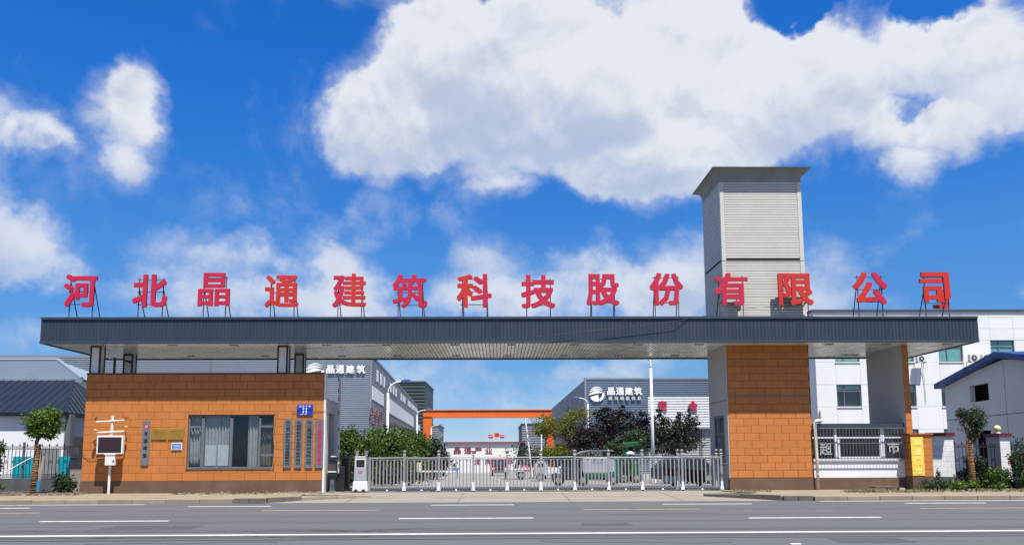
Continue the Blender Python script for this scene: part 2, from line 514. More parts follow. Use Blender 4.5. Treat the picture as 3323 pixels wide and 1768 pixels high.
class MB:
    def __init__(s):
        s.v, s.f = [], []

    def poly(s, pts):
        n = len(s.v)
        s.v += [tuple(p) for p in pts]
        s.f.append(tuple(range(n, n + len(pts))))
        return s

    def box(s, x0, x1, y0, y1, z0, z1):
        n = len(s.v)
        s.v += [(x, y, z) for z in (z0, z1) for y in (y0, y1) for x in (x0, x1)]
        for q in ((0, 2, 3, 1), (4, 5, 7, 6), (0, 1, 5, 4), (2, 6, 7, 3), (0, 4, 6, 2), (1, 3, 7, 5)):
            s.f.append(tuple(n + i for i in q))
        return s

    def prism_y(s, pts, y0, y1):
        """outline in x-z, thickness along y"""
        n, k = len(s.v), len(pts)
        s.v += [(x, y0, z) for x, z in pts] + [(x, y1, z) for x, z in pts]
        s.f.append(tuple(range(n, n + k)))
        s.f.append(tuple(range(n + 2 * k - 1, n + k - 1, -1)))
        for i in range(k):
            j = (i + 1) % k
            s.f.append((n + i, n + k + i, n + k + j, n + j))
        return s

    def prism_x(s, pts, x0, x1):
        """outline in y-z, thickness along x"""
        n, k = len(s.v), len(pts)
        s.v += [(x0, y, z) for y, z in pts] + [(x1, y, z) for y, z in pts]
        s.f.append(tuple(range(n, n + k)))
        s.f.append(tuple(range(n + 2 * k - 1, n + k - 1, -1)))
        for i in range(k):
            j = (i + 1) % k
            s.f.append((n + i, n + k + i, n + k + j, n + j))
        return s

    def prism_z(s, pts, z0, z1):
        n, k = len(s.v), len(pts)
        s.v += [(x, y, z0) for x, y in pts] + [(x, y, z1) for x, y in pts]
        s.f.append(tuple(range(n + k - 1, n - 1, -1)))
        s.f.append(tuple(range(n + k, n + 2 * k)))
        for i in range(k):
            j = (i + 1) % k
            s.f.append((n + i, n + j, n + k + j, n + k + i))
        return s

    def tube(s, pts, rad, k=8):
        pts = [Vector(p) for p in pts]
        if not isinstance(rad, (list, tuple)):
            rad = [rad] * len(pts)
        n = len(s.v)
        for i, p in enumerate(pts):
            d = (pts[min(i + 1, len(pts) - 1)] - pts[max(i - 1, 0)]).normalized()
            a = Vector((0, 0, 1)) if abs(d.z) < 0.9 else Vector((0, 1, 0))
            e1 = d.cross(a).normalized()
            e2 = d.cross(e1)
            for j in range(k):
                t = 2 * math.pi * j / k
                s.v.append(tuple(p + (e1 * math.cos(t) + e2 * math.sin(t)) * rad[i]))
        for i in range(len(pts) - 1):
            for j in range(k):
                a, b = n + i * k + j, n + i * k + (j + 1) % k
                s.f.append((a, b, b + k, a + k))
        s.f.append(tuple(range(n + k - 1, n - 1, -1)))
        m = n + (len(pts) - 1) * k
        s.f.append(tuple(range(m, m + k)))
        return s

    def lathe(s, c, prof, k=14):
        n = len(s.v)
        for r, z in prof:
            for j in range(k):
                t = 2 * math.pi * j / k
                s.v.append((c[0] + r * math.cos(t), c[1] + r * math.sin(t), c[2] + z))
        for i in range(len(prof) - 1):
            for j in range(k):
                a, b = n + i * k + j, n + i * k + (j + 1) % k
                s.f.append((a, b, b + k, a + k))
        s.f.append(tuple(range(n + k - 1, n - 1, -1)))
        m = n + (len(prof) - 1) * k
        s.f.append(tuple(range(m, m + k)))
        return s

    def mesh(s, name, mat, org=(0, 0, 0)):
        me = bpy.data.meshes.new(name)
        ox, oy, oz = org
        me.from_pydata([(x - ox, y - oy, z - oz) for x, y, z in s.v], [], s.f)
        if mat:
            me.materials.append(mat)
        return me

    def build(s, name, mat, parent=None, smooth=False, bevel=0.0):
        if parent is not None:
            org = ORG[parent.name]
        else:
            a = np.array(s.v)
            org = ((a[:, 0].min() + a[:, 0].max()) / 2, (a[:, 1].min() + a[:, 1].max()) / 2, a[:, 2].min())
        me = s.mesh(name, mat, org)
        if smooth:
            me.polygons.foreach_set('use_smooth', [True] * len(me.polygons))
        o = bpy.data.objects.new(name, me)
        COL.objects.link(o)
        ORG[o.name] = org
        if parent is not None:
            o.parent = parent
        else:
            o.location = org
        if bevel:
            md = o.modifiers.new('edge', 'BEVEL')
            md.width = bevel
            md.segments = 2
            md.limit_method = 'ANGLE'
        return o


def inst(name, me, parent, loc, rot=None, scale=None):
    o = bpy.data.objects.new(name, me)
    COL.objects.link(o)
    org = ORG[parent.name] if parent is not None else (0, 0, 0)
    o.location = tuple(loc[i] - org[i] for i in range(3))
    if rot:
        o.rotation_euler = rot
    if scale:
        o.scale = scale
    if parent is not None:
        o.parent = parent
    ORG[o.name] = tuple(loc)
    return o


def tag(o, label, cat, group=None):
    o['label'] = label
    o['category'] = cat
    if group:
        o['group'] = group
    return o


def thing(name, loc, label, cat, group=None):
    o = bpy.data.objects.new(name, None)
    o.empty_display_size = 0.2
    COL.objects.link(o)
    o.location = loc
    ORG[o.name] = tuple(loc)
    return tag(o, label, cat, group)


def struct(o, kind='structure'):
    o['kind'] = kind
    return o


def copy_tree(root, loc):
    r = root.copy()
    COL.objects.link(r)
    r.location = loc
    ORG[r.name] = tuple(loc)
    for ch in root.children:
        c = ch.copy()
        COL.objects.link(c)
        c.parent = r
        for g in ch.children:
            d = g.copy()
            COL.objects.link(d)
            d.parent = c
    return r


rng = random.Random(7)
nrg = np.random.default_rng(11)

# ------------------------------------------------------------------ glyph shapes (built-in font)
NEED = ('河北晶通建筑科技股份有限公司安全产业走向世界模块墙板体系省学研合作促进会理事单位中国钢结构协会团体会员'
        '支部委共青朋网盟创大街烟酒门市超11GROUP生')
GL = {}


def load_glyphs():
    tmp = {}
    for ch in dict.fromkeys(NEED):
        c = bpy.data.curves.new('glyph', 'FONT')
        c.body = ch
        c.size = 1
        c.resolution_u = 2
        c.fill_mode = 'FRONT'
        o = bpy.data.objects.new('glyph', c)
        COL.objects.link(o)
        tmp[ch] = o
    dg = bpy.context.evaluated_depsgraph_get()
    for ch, o in tmp.items():
        me = bpy.data.meshes.new_from_object(o.evaluated_get(dg))
        v = np.array([tuple(x.co) for x in me.vertices])[:, :2] if len(me.vertices) else np.zeros((1, 2))
        f = [tuple(p.vertices) for p in me.polygons]
        # outline edges: used by one face only
        cnt = {}
        for q in f:
            for i in range(len(q)):
                a, b = q[i], q[(i + 1) % len(q)]
                k = (min(a, b), max(a, b))
                cnt.setdefault(k, []).append((a, b))
        rim = [e[0] for e in cnt.values() if len(e) == 1]
        GL[ch] = (v, f, rim)
        bpy.data.meshes.remove(me)
        c = o.data
        bpy.data.objects.remove(o)
        bpy.data.curves.remove(c)


load_glyphs()


def glyph(mb, ch, x0, x1, z0, z1, yf, depth, dil=0.02, copies=9):
    """one character fitted to a box facing -y, thickened by shifted copies (each face at its own depth)"""
    v, f, rim = GL[ch]
    mn, mxx = v.min(0), v.max(0)
    W_, H_ = x1 - x0, z1 - z0
    sx = (W_ - 2 * dil) / max(mxx[0] - mn[0], 0.05)
    sz = (H_ - 2 * dil) / max(mxx[1] - mn[1], 0.05)
    if ch in '1':
        sx = sz
    offs = [(0, 0), (-1, -1), (1, 1), (-1, 1), (1, -1), (0, 1), (0, -1), (1, 0), (-1, 0)][:copies]
    for k, (dx, dz) in enumerate(offs):
        n = len(mb.v)
        q = len(v)
        y0 = yf + k * min(0.0012, depth * 0.06)
        X = x0 + dil + (v[:, 0] - mn[0]) * sx + dx * dil
        Z = z0 + dil + (v[:, 1] - mn[1]) * sz + dz * dil
        mb.v += [(X[i], y0, Z[i]) for i in range(q)]
        mb.v += [(X[i], yf + depth, Z[i]) for i in range(q)]
        for p in f:
            mb.f.append(tuple(n + i for i in p))
        for a, b in rim:
            mb.f.append((n + b, n + a, n + q + a, n + q + b))


def line_text(mb, s, px_c, wpx, y0, y1, Y, depth=0.03, dil=0.01, copies=9, dy=0.0):
    for ch, c in zip(s, px_c):
        a = rect(c - wpx / 2, y0, c + wpx / 2, y1, Y)
        glyph(mb, ch, a[0], a[1], a[2], a[3], Y - dy, depth, dil, copies)


# ------------------------------------------------------------------ plants
def leaves(blobs, n, size, seed, clump=0.20, per=45, up=0.3, aspect=0.5):
    """leaf faces gathered in clumps through ellipsoids (cx,cy,cz,rx,ry,rz)"""
    g = np.random.default_rng(seed)
    vol = np.array([b[3] * b[4] * b[5] for b in blobs]) ** 0.8
    vol /= vol.sum()
    nc = max(6, n // per)
    bi = g.choice(len(blobs), nc, p=vol)
    B = np.array(blobs)[bi]
    d = g.normal(size=(nc, 3))
    d /= np.linalg.norm(d, axis=1)[:, None]
    r = g.random(nc) ** 0.42
    cen = B[:, :3] + d * r[:, None] * B[:, 3:]
    ci = g.integers(0, nc, n)
    sc = B[ci][:, 3:]
    cs = 0.6 + 0.8 * g.random(nc)
    p = cen[ci] + g.normal(size=(n, 3)) * sc * clump * cs[ci][:, None]
    a = g.normal(size=(n, 3))
    a[:, 2] += up
    a /= np.linalg.norm(a, axis=1)[:, None]
    t = g.normal(size=(n, 3))
    b = np.cross(a, t)
    b /= np.linalg.norm(b, axis=1)[:, None]
    nrm = np.cross(a, b)
    L = size * (0.4 + 1.2 * g.random(n) ** 1.5)[:, None]
    Wd = L * aspect
    v = np.stack([p, p + a * L * 0.5 + b * Wd * 0.5 + nrm * Wd * 0.2, p + a * L, p + a * L * 0.5 - b * Wd * 0.5 + nrm * Wd * 0.2], 1).reshape(-1, 3)
    f = np.arange(4 * n).reshape(-1, 4)
    mb = MB()
    mb.v = v.tolist()
    mb.f = f.tolist()
    return mb


def trunk(mb, base, top, r, blobs, nb=7, seed=1, wob=0.05):
    g = random.Random(seed)
    base, top = Vector(base), Vector(top)
    pts = [base.lerp(top, t) + Vector((g.uniform(-wob, wob), g.uniform(-wob, wob), 0)) * (t > 0) for t in (0, .33, .66, 1)]
    mb.tube(pts, [r * 1.15, r, r * .9, r * .72], 9)
    for i in range(nb):
        b = blobs[g.randrange(len(blobs))]
        tip = Vector((b[0] + g.uniform(-.6, .6) * b[3], b[1] + g.uniform(-.6, .6) * b[4], b[2] + g.uniform(-.3, .75) * b[5]))
        s = base.lerp(top, g.uniform(.8, 1.0))
        m = s.lerp(tip, .5) + Vector((g.uniform(-.1, .1) * b[3], 0, .12 * b[5]))
        mb.tube([s, m, tip], [r * .5, r * .32, r * .1], 6)


def blob_px(px, py, rpx, rpy, Y, ry=None):
    c = P(px, py, Y)
    k = Y / FPX
    return (c.x, c.y, c.z, rpx * k, ry or rpx * k * .8, rpy * k)


def ground_z(Y):
    xs = [(-1000, -.05), (26.5, -.05), (31.0, .07), (33.8, .09), (100, -.83), (5000, -.83)]
    for (a, za), (b, zb) in zip(xs, xs[1:]):
        if a <= Y <= b:
            return za + (zb - za) * (Y - a) / (b - a)
    return 0


PZ = 0.14      # pavement level
YW = 32.0      # front of the gatehouse
YP = 32.21     # front of the tower pier

# ================================================================== THE SETTING
mb = MB()
ys = [-400, 26.5, 31.0, 33.8, 60, 100, 400, 5000]
xsg = [-4000, -60, 60, 4000]
for i in range(len(ys) - 1):
    for j in range(3):
        mb.poly([(xsg[j], ys[i], ground_z(ys[i])), (xsg[j + 1], ys[i], ground_z(ys[i])),
                 (xsg[j + 1], ys[i + 1], ground_z(ys[i + 1])), (xsg[j], ys[i + 1], ground_z(ys[i + 1]))])
ground = struct(mb.build('ground', EARTH))

mb = MB()
for x0, x1 in ((-300, -60), (-60, 60), (60, 300)):
    mb.poly([(x0, -30, 0), (x1, -30, 0), (x1, 27.32, 0), (x0, 27.32, 0)])
road = struct(mb.build('road', ASPHALT))


def marking(px0, px1, py, w, mat, z=0.004, name='lane_marking'):
    a, b = None, None
    d = ray((px0 + px1) / 2, py)
    Y = (z - 1.6) / d.z * d.y
    x0, x1 = P(px0, py, Y).x, P(px1, py, Y).x
    MB().poly([(x0, Y - w / 2, z), (x1, Y - w / 2, z), (x1, Y + w / 2, z), (x0, Y + w / 2, z)]).build(name, mat, road)


d = ray(1661, 1730)
Ys = -1.6 / d.z * d.y
MB().poly([(-120, Ys - .085, .004), (120, Ys - .085, .004), (120, Ys + .085, .004), (-120, Ys + .085, .004)]).build('lane_marking', LINE_W, road)
for a, b, y in ((128, 547, 1690), (1295, 1731, 1680), (2430, 2860, 1678)):
    marking(a, b, y, .15, LINE_W)
for a, b, y in ((-160, 97, 1648), (610, 880, 1642), (1400, 1668, 1637), (2150, 2440, 1634), (2935, 3200, 1631)):
    marking(a, b, y, .15, LINE_W)
for a, b, y in ((850, 1230, 1655), (1893, 2273, 1651), (2985, 3420, 1647), (-200, 130, 1664)):
    marking(a, b, y, .24, LINE_Y)
for a, b in ((-120, P(470, 1630, 27).x), (P(2660, 1623, 27).x, 120)):
    MB().poly([(a, 26.93, .004), (b, 26.93, .004), (b, 27.05, .004), (a, 27.05, .004)]).build('lane_marking', LINE_W, road)
marking(2566, 2600, 1763, .12, LINE_W)
TAR = M('tar_seam', (0.035, 0.036, 0.04), 0.8, 0.3, 1.5, stretch=(.3, 1, 1))
for yy, w in ((Ys + .62, .07), (Ys - .42, .06), (Ys - .62, .05), (Ys + .9, .03), (Ys - 1.05, .10)):
    MB().poly([(-60, yy, .003), (60, yy + .02, .003), (60, yy + w + .02, .003), (-60, yy + w, .003)]).build('tar_seam', TAR, road)

PATCH = M('asphalt_patch', (0.060, 0.063, 0.068), 0.9, 0.15, 3, bump=0.4, bscale=60)
for (pa, pb, py_, w) in ((330, 640, 1712, .5), (1880, 2050, 1700, .35), (2700, 2950, 1752, .4)):
    d = ray((pa + pb) / 2, py_)
    Yq = -1.6 / d.z * d.y
    MB().poly([(P(pa, py_, Yq).x, Yq - w, .0022), (P(pb, py_, Yq).x, Yq - w * .9, .0022), (P(pb - 8, py_, Yq).x, Yq + w, .0022), (P(pa + 12, py_, Yq).x, Yq + w * 1.1, .0022)]).build('asphalt_patch', PATCH, road)
for k in range(16):
    x, y = rng.uniform(-16, 16), rng.uniform(15, 26)
    m = MB()
    w = rng.uniform(.012, .022)
    pts = [(x, y)]
    for q in range(9):
        pts.append((pts[-1][0] + rng.uniform(.15, .6), pts[-1][1] + rng.uniform(-.22, .22)))
    for (x0, y0), (x1, y1) in zip(pts, pts[1:]):
        m.poly([(x0, y0 - w, .0035), (x1, y1 - w, .0035), (x1, y1 + w, .0035), (x0, y0 + w, .0035)])
    m.build('tar_seam', TAR, road)
for (yy, w, al) in ((18.0, .5, 0), (19.6, .5, 0), (21.6, .45, 0), (23.9, .45, 0)):
    MB().poly([(-60, yy - w / 2, .0012), (60, yy - w / 2, .0012), (60, yy + w / 2, .0012), (-60, yy + w / 2, .0012)]).build('tyre_track', M('tyre_worn_asphalt', (0.079, 0.083, 0.090), 0.75, 0.18, 1.2, stretch=(0.05, 1, 1)), road)

# pavement either side of the entrance, kerb returns sweep in to the gate
LA, LB = P(860, 1622, 27.42).x, P(1046, 1597, 31.6).x
RA, RB = P(2540, 1616, 27.42).x, P(2350, 1588, 31.6).x
BEDL, BEDR = P(262, 1590, 31.2).x, P(2990, 1585, 31.2).x
mb = MB()
mb.prism_z([(-60, 27.44), (LA, 27.44), (LA + .9, 28.3), (LB - .5, 30.4), (LB, 31.6), (LB, 33.0), (BEDL, 33.0), (BEDL, 30.55), (-60, 30.55)], -.05, PZ)
struct(mb.build('pavement_left', PAVE))
mb = MB()
mb.prism_z([(60, 27.44), (60, 30.9), (BEDR, 30.9), (BEDR, 33.4), (RB, 33.4), (RB, 31.6), (RB + .9, 30.2), (RA - 1.1, 28.4), (RA, 27.44)][::-1], -.05, PZ)
struct(mb.build('pavement_right', PAVE))

kerb = thing('kerb', (0, 27.3, 0), 'kerb', 'kerb')
del kerb['label'], kerb['category']
struct(kerb)


def kerb_run(x0, x1, step, mat, h=.15):
    n = max(1, round((x1 - x0) / step))
    w = (x1 - x0) / n
    for i in range(n):
        xx = x0 + i * w
        MB().box(xx + .006, xx + w - .006, 27.31 + rng.uniform(-.006, .006), 27.435, -.04, h + rng.uniform(-.004, .006)).build('kerb_stone', mat, kerb, bevel=.012)


kerb_run(-40, LA - 1.05, 1.1, KERB)
kerb_run(LA - 1.0, LA, .5, KERBD, .17)
kerb_run(RA, RA + 1.0, .5, KERBD, .17)
kerb_run(RA + 1.05, 44, 1.1, KERB)


def kerb_arc(pts, mat):
    for (x0, y0, h0), (x1, y1, h1) in zip(pts, pts[1:]):
        d = Vector((x1 - x0, y1 - y0)).normalized()
        nx, ny = -d.y * .06, d.x * .06
        a, b = (x0 + d.x * .008, y0 + d.y * .008), (x1 - d.x * .008, y1 - d.y * .008)
        m = MB()
        q = [(a[0] - nx, a[1] - ny), (b[0] - nx, b[1] - ny), (b[0] + nx, b[1] + ny), (a[0] + nx, a[1] + ny)]
        m.prism_z(q, -.04, (h0 + h1) / 2)
        m.build('kerb_stone', mat, kerb, bevel=.01)


kerb_arc([(LA + .06, 27.4, .18), (LA + .5, 27.9, .19), (LA + .98, 28.3, .17)], KERBD)
kerb_arc([(LA + .98, 28.3, .15), (LA + 2.1, 28.95, .155), (LA + 3.2, 29.6, .155), (LB - .45, 30.4, .16), (LB + .05, 31.6, .16)], KERB)
kerb_arc([(RA - .06, 27.4, .18), (RA - .55, 27.9, .20), (RA - 1.15, 28.4, .18)], KERBD)
kerb_arc([(RA - 1.15, 28.4, .15), (RA - 2.2, 29.3, .155), (RB + .85, 30.2, .155), (RB - .05, 31.6, .16)], KERBD)

# concrete apron up to the gate, then the works yard behind it
mb = MB()
for y0, z0, y1, z1 in ((27.30, .006, 29.4, .07), (29.4, .07, 31.5, .122), (31.5, .122, 33.8, .126)):
    mb.poly([(LA - .2, y0, z0), (RA + .2, y0, z0), (RA + .2, y1, z1), (LA - .2, y1, z1)])
struct(mb.build('driveway', CONCRETE))
drv = bpy.data.objects['driveway']
SLABJ = M('slab_joint', (0.10, 0.085, 0.065), 0.9, 0.2)
for x in (-5.2, -1.4, 2.4, 6.2):
    for (y0, z0, y1, z1) in ((27.35, .006, 29.4, .07), (29.4, .07, 31.5, .122)):
        MB().poly([(x - .012, y0, z0 + .006), (x + .012, y0, z0 + .006), (x + .012, y1, z1 + .006), (x - .012, y1, z1 + .006)]).build('slab_joint', SLABJ, drv)
MB().poly([(LA + .4, 29.39, .074), (RA - 1.6, 29.39, .074), (RA - 1.6, 29.41, .076), (LA + .4, 29.41, .076)]).build('slab_joint', SLABJ, drv)
for yy in (32.36, 32.64):
    MB().box(LB + .6, RB + .3, yy - .02, yy + .02, .10, .132).build('gate_track', M('track_steel', (.14, .12, .11), .5, .2, 3, metal=.5), drv)
mb = MB()
for y0, y1 in ((33.8, 60), (60, 100), (100, 260)):
    mb.poly([(-15, y0, ground_z(y0) + .03), (22, y0, ground_z(y0) + .03), (22, y1, ground_z(y1) + .03), (-15, y1, ground_z(y1) + .03)])
struct(mb.build('yard', YARD))
g = np.random.default_rng(5)


def rough_bed(name, x0, x1, y0, y1, z, mat):
    nx, ny = int((x1 - x0) / .16), int((y1 - y0) / .16)
    m = MB()
    for j in range(ny + 1):
        for i in range(nx + 1):
            e = min(i, nx - i, j, ny - j)
            m.v.append((x0 + (x1 - x0) * i / nx, y0 + (y1 - y0) * j / ny, z + (g.random() * .07 if e > 0 else -.05)))
    for j in range(ny):
        for i in range(nx):
            a = j * (nx + 1) + i
            m.f.append((a, a + 1, a + nx + 2, a + nx + 1))
    return struct(m.build(name, mat))


rough_bed('planting_bed_left', -26, BEDL, 30.55, 33.9, PZ, SOIL)
rough_bed('planting_bed_right', BEDR, 26, 30.9, 33.9, PZ, SOIL)

# ================================================================== GATEHOUSE
GX0, GX1 = P(272, 1390, YW).x, P(1055, 1390, YW).x
GZT = P(660, 1213, YW).z
GZP = P(500, 1560, YW).z
gh = thing('gatehouse', ((GX0 + GX1) / 2, YW, PZ), 'orange tiled gatehouse wall with dark window and brass plates left of the gate', 'gatehouse')
TILECACHE = {}


def tile_mesh(w, h):
    k = (round(w, 3), round(h, 3))
    if k not in TILECACHE:
        e = .006
        m = MB()
        m.v = [(e, 0, e), (w - e, 0, e), (w - e, 0, h - e), (e, 0, h - e), (0, .008, 0), (w, .008, 0), (w, .008, h), (0, .008, h),
               (0, .02, 0), (w, .02, 0), (w, .02, h), (0, .02, h)]
        m.f = [(0, 1, 2, 3)]
        for i in range(4):
            j = (i + 1) % 4
            m.f += [(i, 4 + i, 4 + j, j)[::1], (4 + i, 8 + i, 8 + j, 4 + j)]
        TILECACHE[k] = m.mesh('tile', TILE)
    return TILECACHE[k]


def tile_wall(parent, x0, x1, z0, z1, Y, rows, tw, holes=(), start=0):
    rh = (z1 - z0) / rows
    gj = .009
    for r in range(rows):
        zt = z1 - r * rh
        zb = zt - rh
        x = x0 - (tw / 2 if (r + start) % 2 else 0)
        while x < x1 - .02:
            a, b = max(x, x0), min(x + tw, x1)
            x += tw
            if b - a < .06:
                continue
            pieces = [(a, b, zb, zt)]
            for (hx0, hx1, hz0, hz1) in holes:
                nxt = []
                for (pa, pb, pc, pd) in pieces:
                    if pb <= hx0 or pa >= hx1 or pd <= hz0 or pc >= hz1:
                        nxt.append((pa, pb, pc, pd))
                        continue
                    if pa < hx0 - .04:
                        nxt.append((pa, hx0, pc, pd))
                    if pb > hx1 + .04:
                        nxt.append((hx1, pb, pc, pd))
                    ca, cb_ = max(pa, hx0), min(pb, hx1)
                    if pd > hz1 + .04:
                        nxt.append((ca, cb_, hz1, pd))
                    if pc < hz0 - .04:
                        nxt.append((ca, cb_, pc, hz0))
                pieces = nxt
            for (pa, pb, pc, pd) in pieces:
                w, h = pb - pa - gj, pd - pc - gj
                if w < .03 or h < .03:
                    continue
                inst('tile', tile_mesh(w, h), parent, (pa + gj / 2, Y + rng.uniform(-.0015, .0015), pc + gj / 2),
                     (rng.uniform(-.003, .003), 0, rng.uniform(-.0025, .0025)))


WX0, WX1, WZ0, WZ1 = rect(608, 1345, 890, 1518, YW)
win_hole = (WX0, WX1, WZ0, WZ1)
tile_wall(gh, GX0, GX1 - .07, GZP, GZT, YW, 14, .607, [win_hole])
# backing wall, built round the window opening
mb = MB()
yb0, yb1 = YW + .012, YW + .24
mb.box(GX0, WX0, yb0, yb1, GZP, GZT - .01).box(WX1, GX1 - .07, yb0, yb1, GZP, GZT - .01)
mb.box(WX0, WX1, yb0, yb1, GZP, WZ0).box(WX0, WX1, yb0, yb1, WZ1, GZT - .01)
mb.build('front_wall', GROUT, gh)
MB().box(GX0 - .02, GX1 - .07, YW - .015, YW + .24, PZ - .1, GZP - .003).build('plinth', PLINTH, gh)
MB().box(GX1 - .068, GX1, YW - .012, YW + .25, PZ - .1, GZT + .01).build('corner_trim', TRIMW, gh)
MB().box(GX0 - .01, GX1 - .07, YW - .02, YW + .27, GZT + .001, GZT + .05).build('coping', TRIMB, gh)
RZ = P(1062, 1292, YW).z
mb = MB()
mb.box(GX0 + .02, GX1 - .9, 34.6, 34.8, PZ - .1, RZ - .2)
mb.box(GX0 + .02, GX0 + .2, YW + .25, 34.6, PZ - .1, RZ - .2)
mb.build('rear_wall', RENDER, gh)
mb = MB()
mb.box(GX1 - .30, GX1 - .02, YW + .26, YW + .75, PZ - .1, RZ - .55)
mb.box(GX1 - .30, GX1 - .02, 33.9, 34.8, PZ - .1, RZ - .55)
mb.box(GX1 - 1.1, GX1 - .9, YW + .26, 34.8, PZ - .1, RZ - .55)
mb.build('side_wall', RENDER, gh)
MB().box(GX1 - .32, GX1 - .004, YW + .26, 34.85, RZ - .547, RZ).build('side_beam', RENDER, gh)
MB().box(GX0 + .01, GX1 - .33, YW + .26, 34.85, RZ - .2, RZ - .02).build('roof_slab', RENDER, gh)
MB().box(GX1 - .9, GX1 - .87, 33.0, 33.8, PZ, 2.3).build('door', DGREY, gh)
MB().box(GX0 + .25, GX1 - 1.15, YW + .27, 34.55, PZ, PZ + .02).build('floor', INSIDE, gh)
MB().box(GX0 + .25, GX1 - 1.15, 33.9, 33.95, PZ, RZ - .3).build('inner_partition', INSIDE, gh)


def window_bar(parent, px0, py0, px1, py1, Y, d, mat, name='mullion'):
    a = rect(px0, py0, px1, py1, Y)
    return MB().box(a[0], a[1], Y, Y + d, a[2], a[3]).build(name, mat, parent)


def zz2(x, y):
    return 560 + x * .3792, 1120 + y * .3793


# main window: frame, mullions and panes
fy = YW + .06
wf = MB()
fwid = .055
wf.box(WX0, WX0 + fwid, fy, fy + .07, WZ0, WZ1).box(WX1 - fwid, WX1, fy, fy + .07, WZ0, WZ1)
wf.box(WX0 + fwid, WX1 - fwid, fy, fy + .07, WZ0, WZ0 + fwid).box(WX0 + fwid, WX1 - fwid, fy, fy + .07, WZ1 - fwid, WZ1)
window = wf.build('window', FRAME, gh)
for (xa, ya, xb, yb) in ((243, 612, 268, 1040), (488, 612, 512, 1040), (735, 612, 752, 1040)):
    a, b = zz2(xa, ya), zz2(xb, yb)
    window_bar(window, a[0], a[1] + 2, b[0], b[1] - 1, fy - .004, .07, FRAME)
for (xa, ya, xb, yb) in ((146, 688, 243, 706), (146, 930, 243, 950), (752, 684, 856, 700), (752, 928, 856, 946)):
    a, b = zz2(xa, ya), zz2(xb, yb)
    window_bar(window, a[0] + .5, a[1], b[0] - .5, b[1], fy - .002, .065, FRAME)
for (xa, ya, xb, yb) in ((146, 612, 243, 1036), (268, 612, 488, 1036), (512, 612, 735, 1036), (752, 612, 856, 1036)):
    a, b = zz2(xa, ya), zz2(xb, yb)
    c = rect(a[0], a[1], b[0], b[1], fy)
    MB().box(c[0] - .004, c[1] + .004, fy + .03, fy + .036, c[2] - .01, c[3] + .01).build('pane', GLASS, window)
MB().box(WX0 - .02, WX1 + .02, YW - .03, YW + .05, WZ0 - .04, WZ0 - .002).build('sill', FRAME, window)


def curtain(x0, x1, z0, z1, Y, waves, amp, mat, parent, name='curtain'):
    m = MB()
    n = int(waves * 8)
    for i in range(n + 1):
        t = i / n
        y = Y + amp * math.sin(t * waves * 2 * math.pi + .6 * math.sin(t * 9)) + amp * .4 * math.sin(t * waves * 5.1)
        x = x0 + (x1 - x0) * t
        m.v += [(x, y, z1), (x, y + .01, z0), (x, y + .016, z0), (x, y + .006, z1)]
    for i in range(n):
        a, b = 4 * i, 4 * i + 4
        m.f += [(a, a + 1, b + 1, b), (a + 3, b + 3, b + 2, a + 2)]
    return m.build(name, mat, parent, smooth=True)


def wx(zx):
    return P(zz2(zx, 800)[0], 1424, YW + .25).x


curtain(wx(268), wx(492), WZ0 + .05, WZ1, YW + .20, 8, .03, CURTAIN, gh)
curtain(wx(650), wx(745), WZ0 + .02, WZ1, YW + .20, 4, .03, CURTAIN, gh)
curtain(wx(140), wx(245), WZ0 + .1, WZ1, YW + .22, 4, .03, CURTAIN, gh)
curtain(wx(756), wx(860), WZ0 + .1, WZ1 - .3, YW + .30, 4, .03, M('brown_curtain', (.16, .14, .12), .9, .1, 3), gh)
fr = rect(*zz2(276, 850), *zz2(372, 1030), YW + .15)
MB().box(fr[0], fr[1], YW + .155, YW + .16, fr[2], fr[3]).build('frosted_film', FROST, gh)
fr = rect(*zz2(384, 850), *zz2(478, 1030), YW + .15)
MB().box(fr[0], fr[1], YW + .155, YW + .16, fr[2], fr[3]).build('frosted_film', FROST, gh)

# plates on the wall ------------------------------------------------


def zz1(x, y):
    return x * .3792, 1120 + y * .3793


def plate(name, label, cat, z0_, z1_, zz, mat, th=.03, group=None):
    a, b = zz(*z0_), zz(*z1_)
    r = rect(a[0], a[1], b[0], b[1], YW - .03)
    t = thing(name, ((r[0] + r[1]) / 2, YW - .02, r[2]), label, cat, group)
    MB().box(r[0], r[1], YW - .012 - th, YW - .012, r[2], r[3]).build('panel', mat, t, bevel=.006)
    return t, r


VERT = [((952, 632), (1018, 1048), '河北省产学研合作促进会理事单位', INKB, 'brushed steel name plate, leftmost of four beside the window'),
        ((1046, 632), (1110, 1048), '中国钢结构协会团体会员单位', INKB, 'brushed steel name plate, second from left of the four in a row'),
        ((1136, 632), (1202, 1048), '河北晶通建筑科技有限公司', INKB, 'brushed steel name plate with black characters next to red lettered plate'),
        ((1226, 632), (1292, 1046), '中共河北晶通建筑科技有限公司支部委员会', INKR, 'brushed steel name plate with red characters at the wall corner')]
for a, b, s, ink, lab in VERT:
    t, r = plate('name_plate', lab, 'sign', a, b, zz2, STEEL, .035, 'vertical name plates by the gate')
    m = MB()
    n = len(s)
    top, bot = r[3] - .07, r[2] + .10
    hh = (top - bot) / n
    ww = (r[1] - r[0]) * (.62 if ink is INKB else .56)
    cx = (r[0] + r[1]) / 2
    for i, ch in enumerate(s):
        zt = top - i * hh
        glyph(m, ch, cx - ww / 2, cx + ww / 2, zt - hh * .88, zt, YW - .052, .004, .0035, 5)
    m.build('lettering', ink, t)

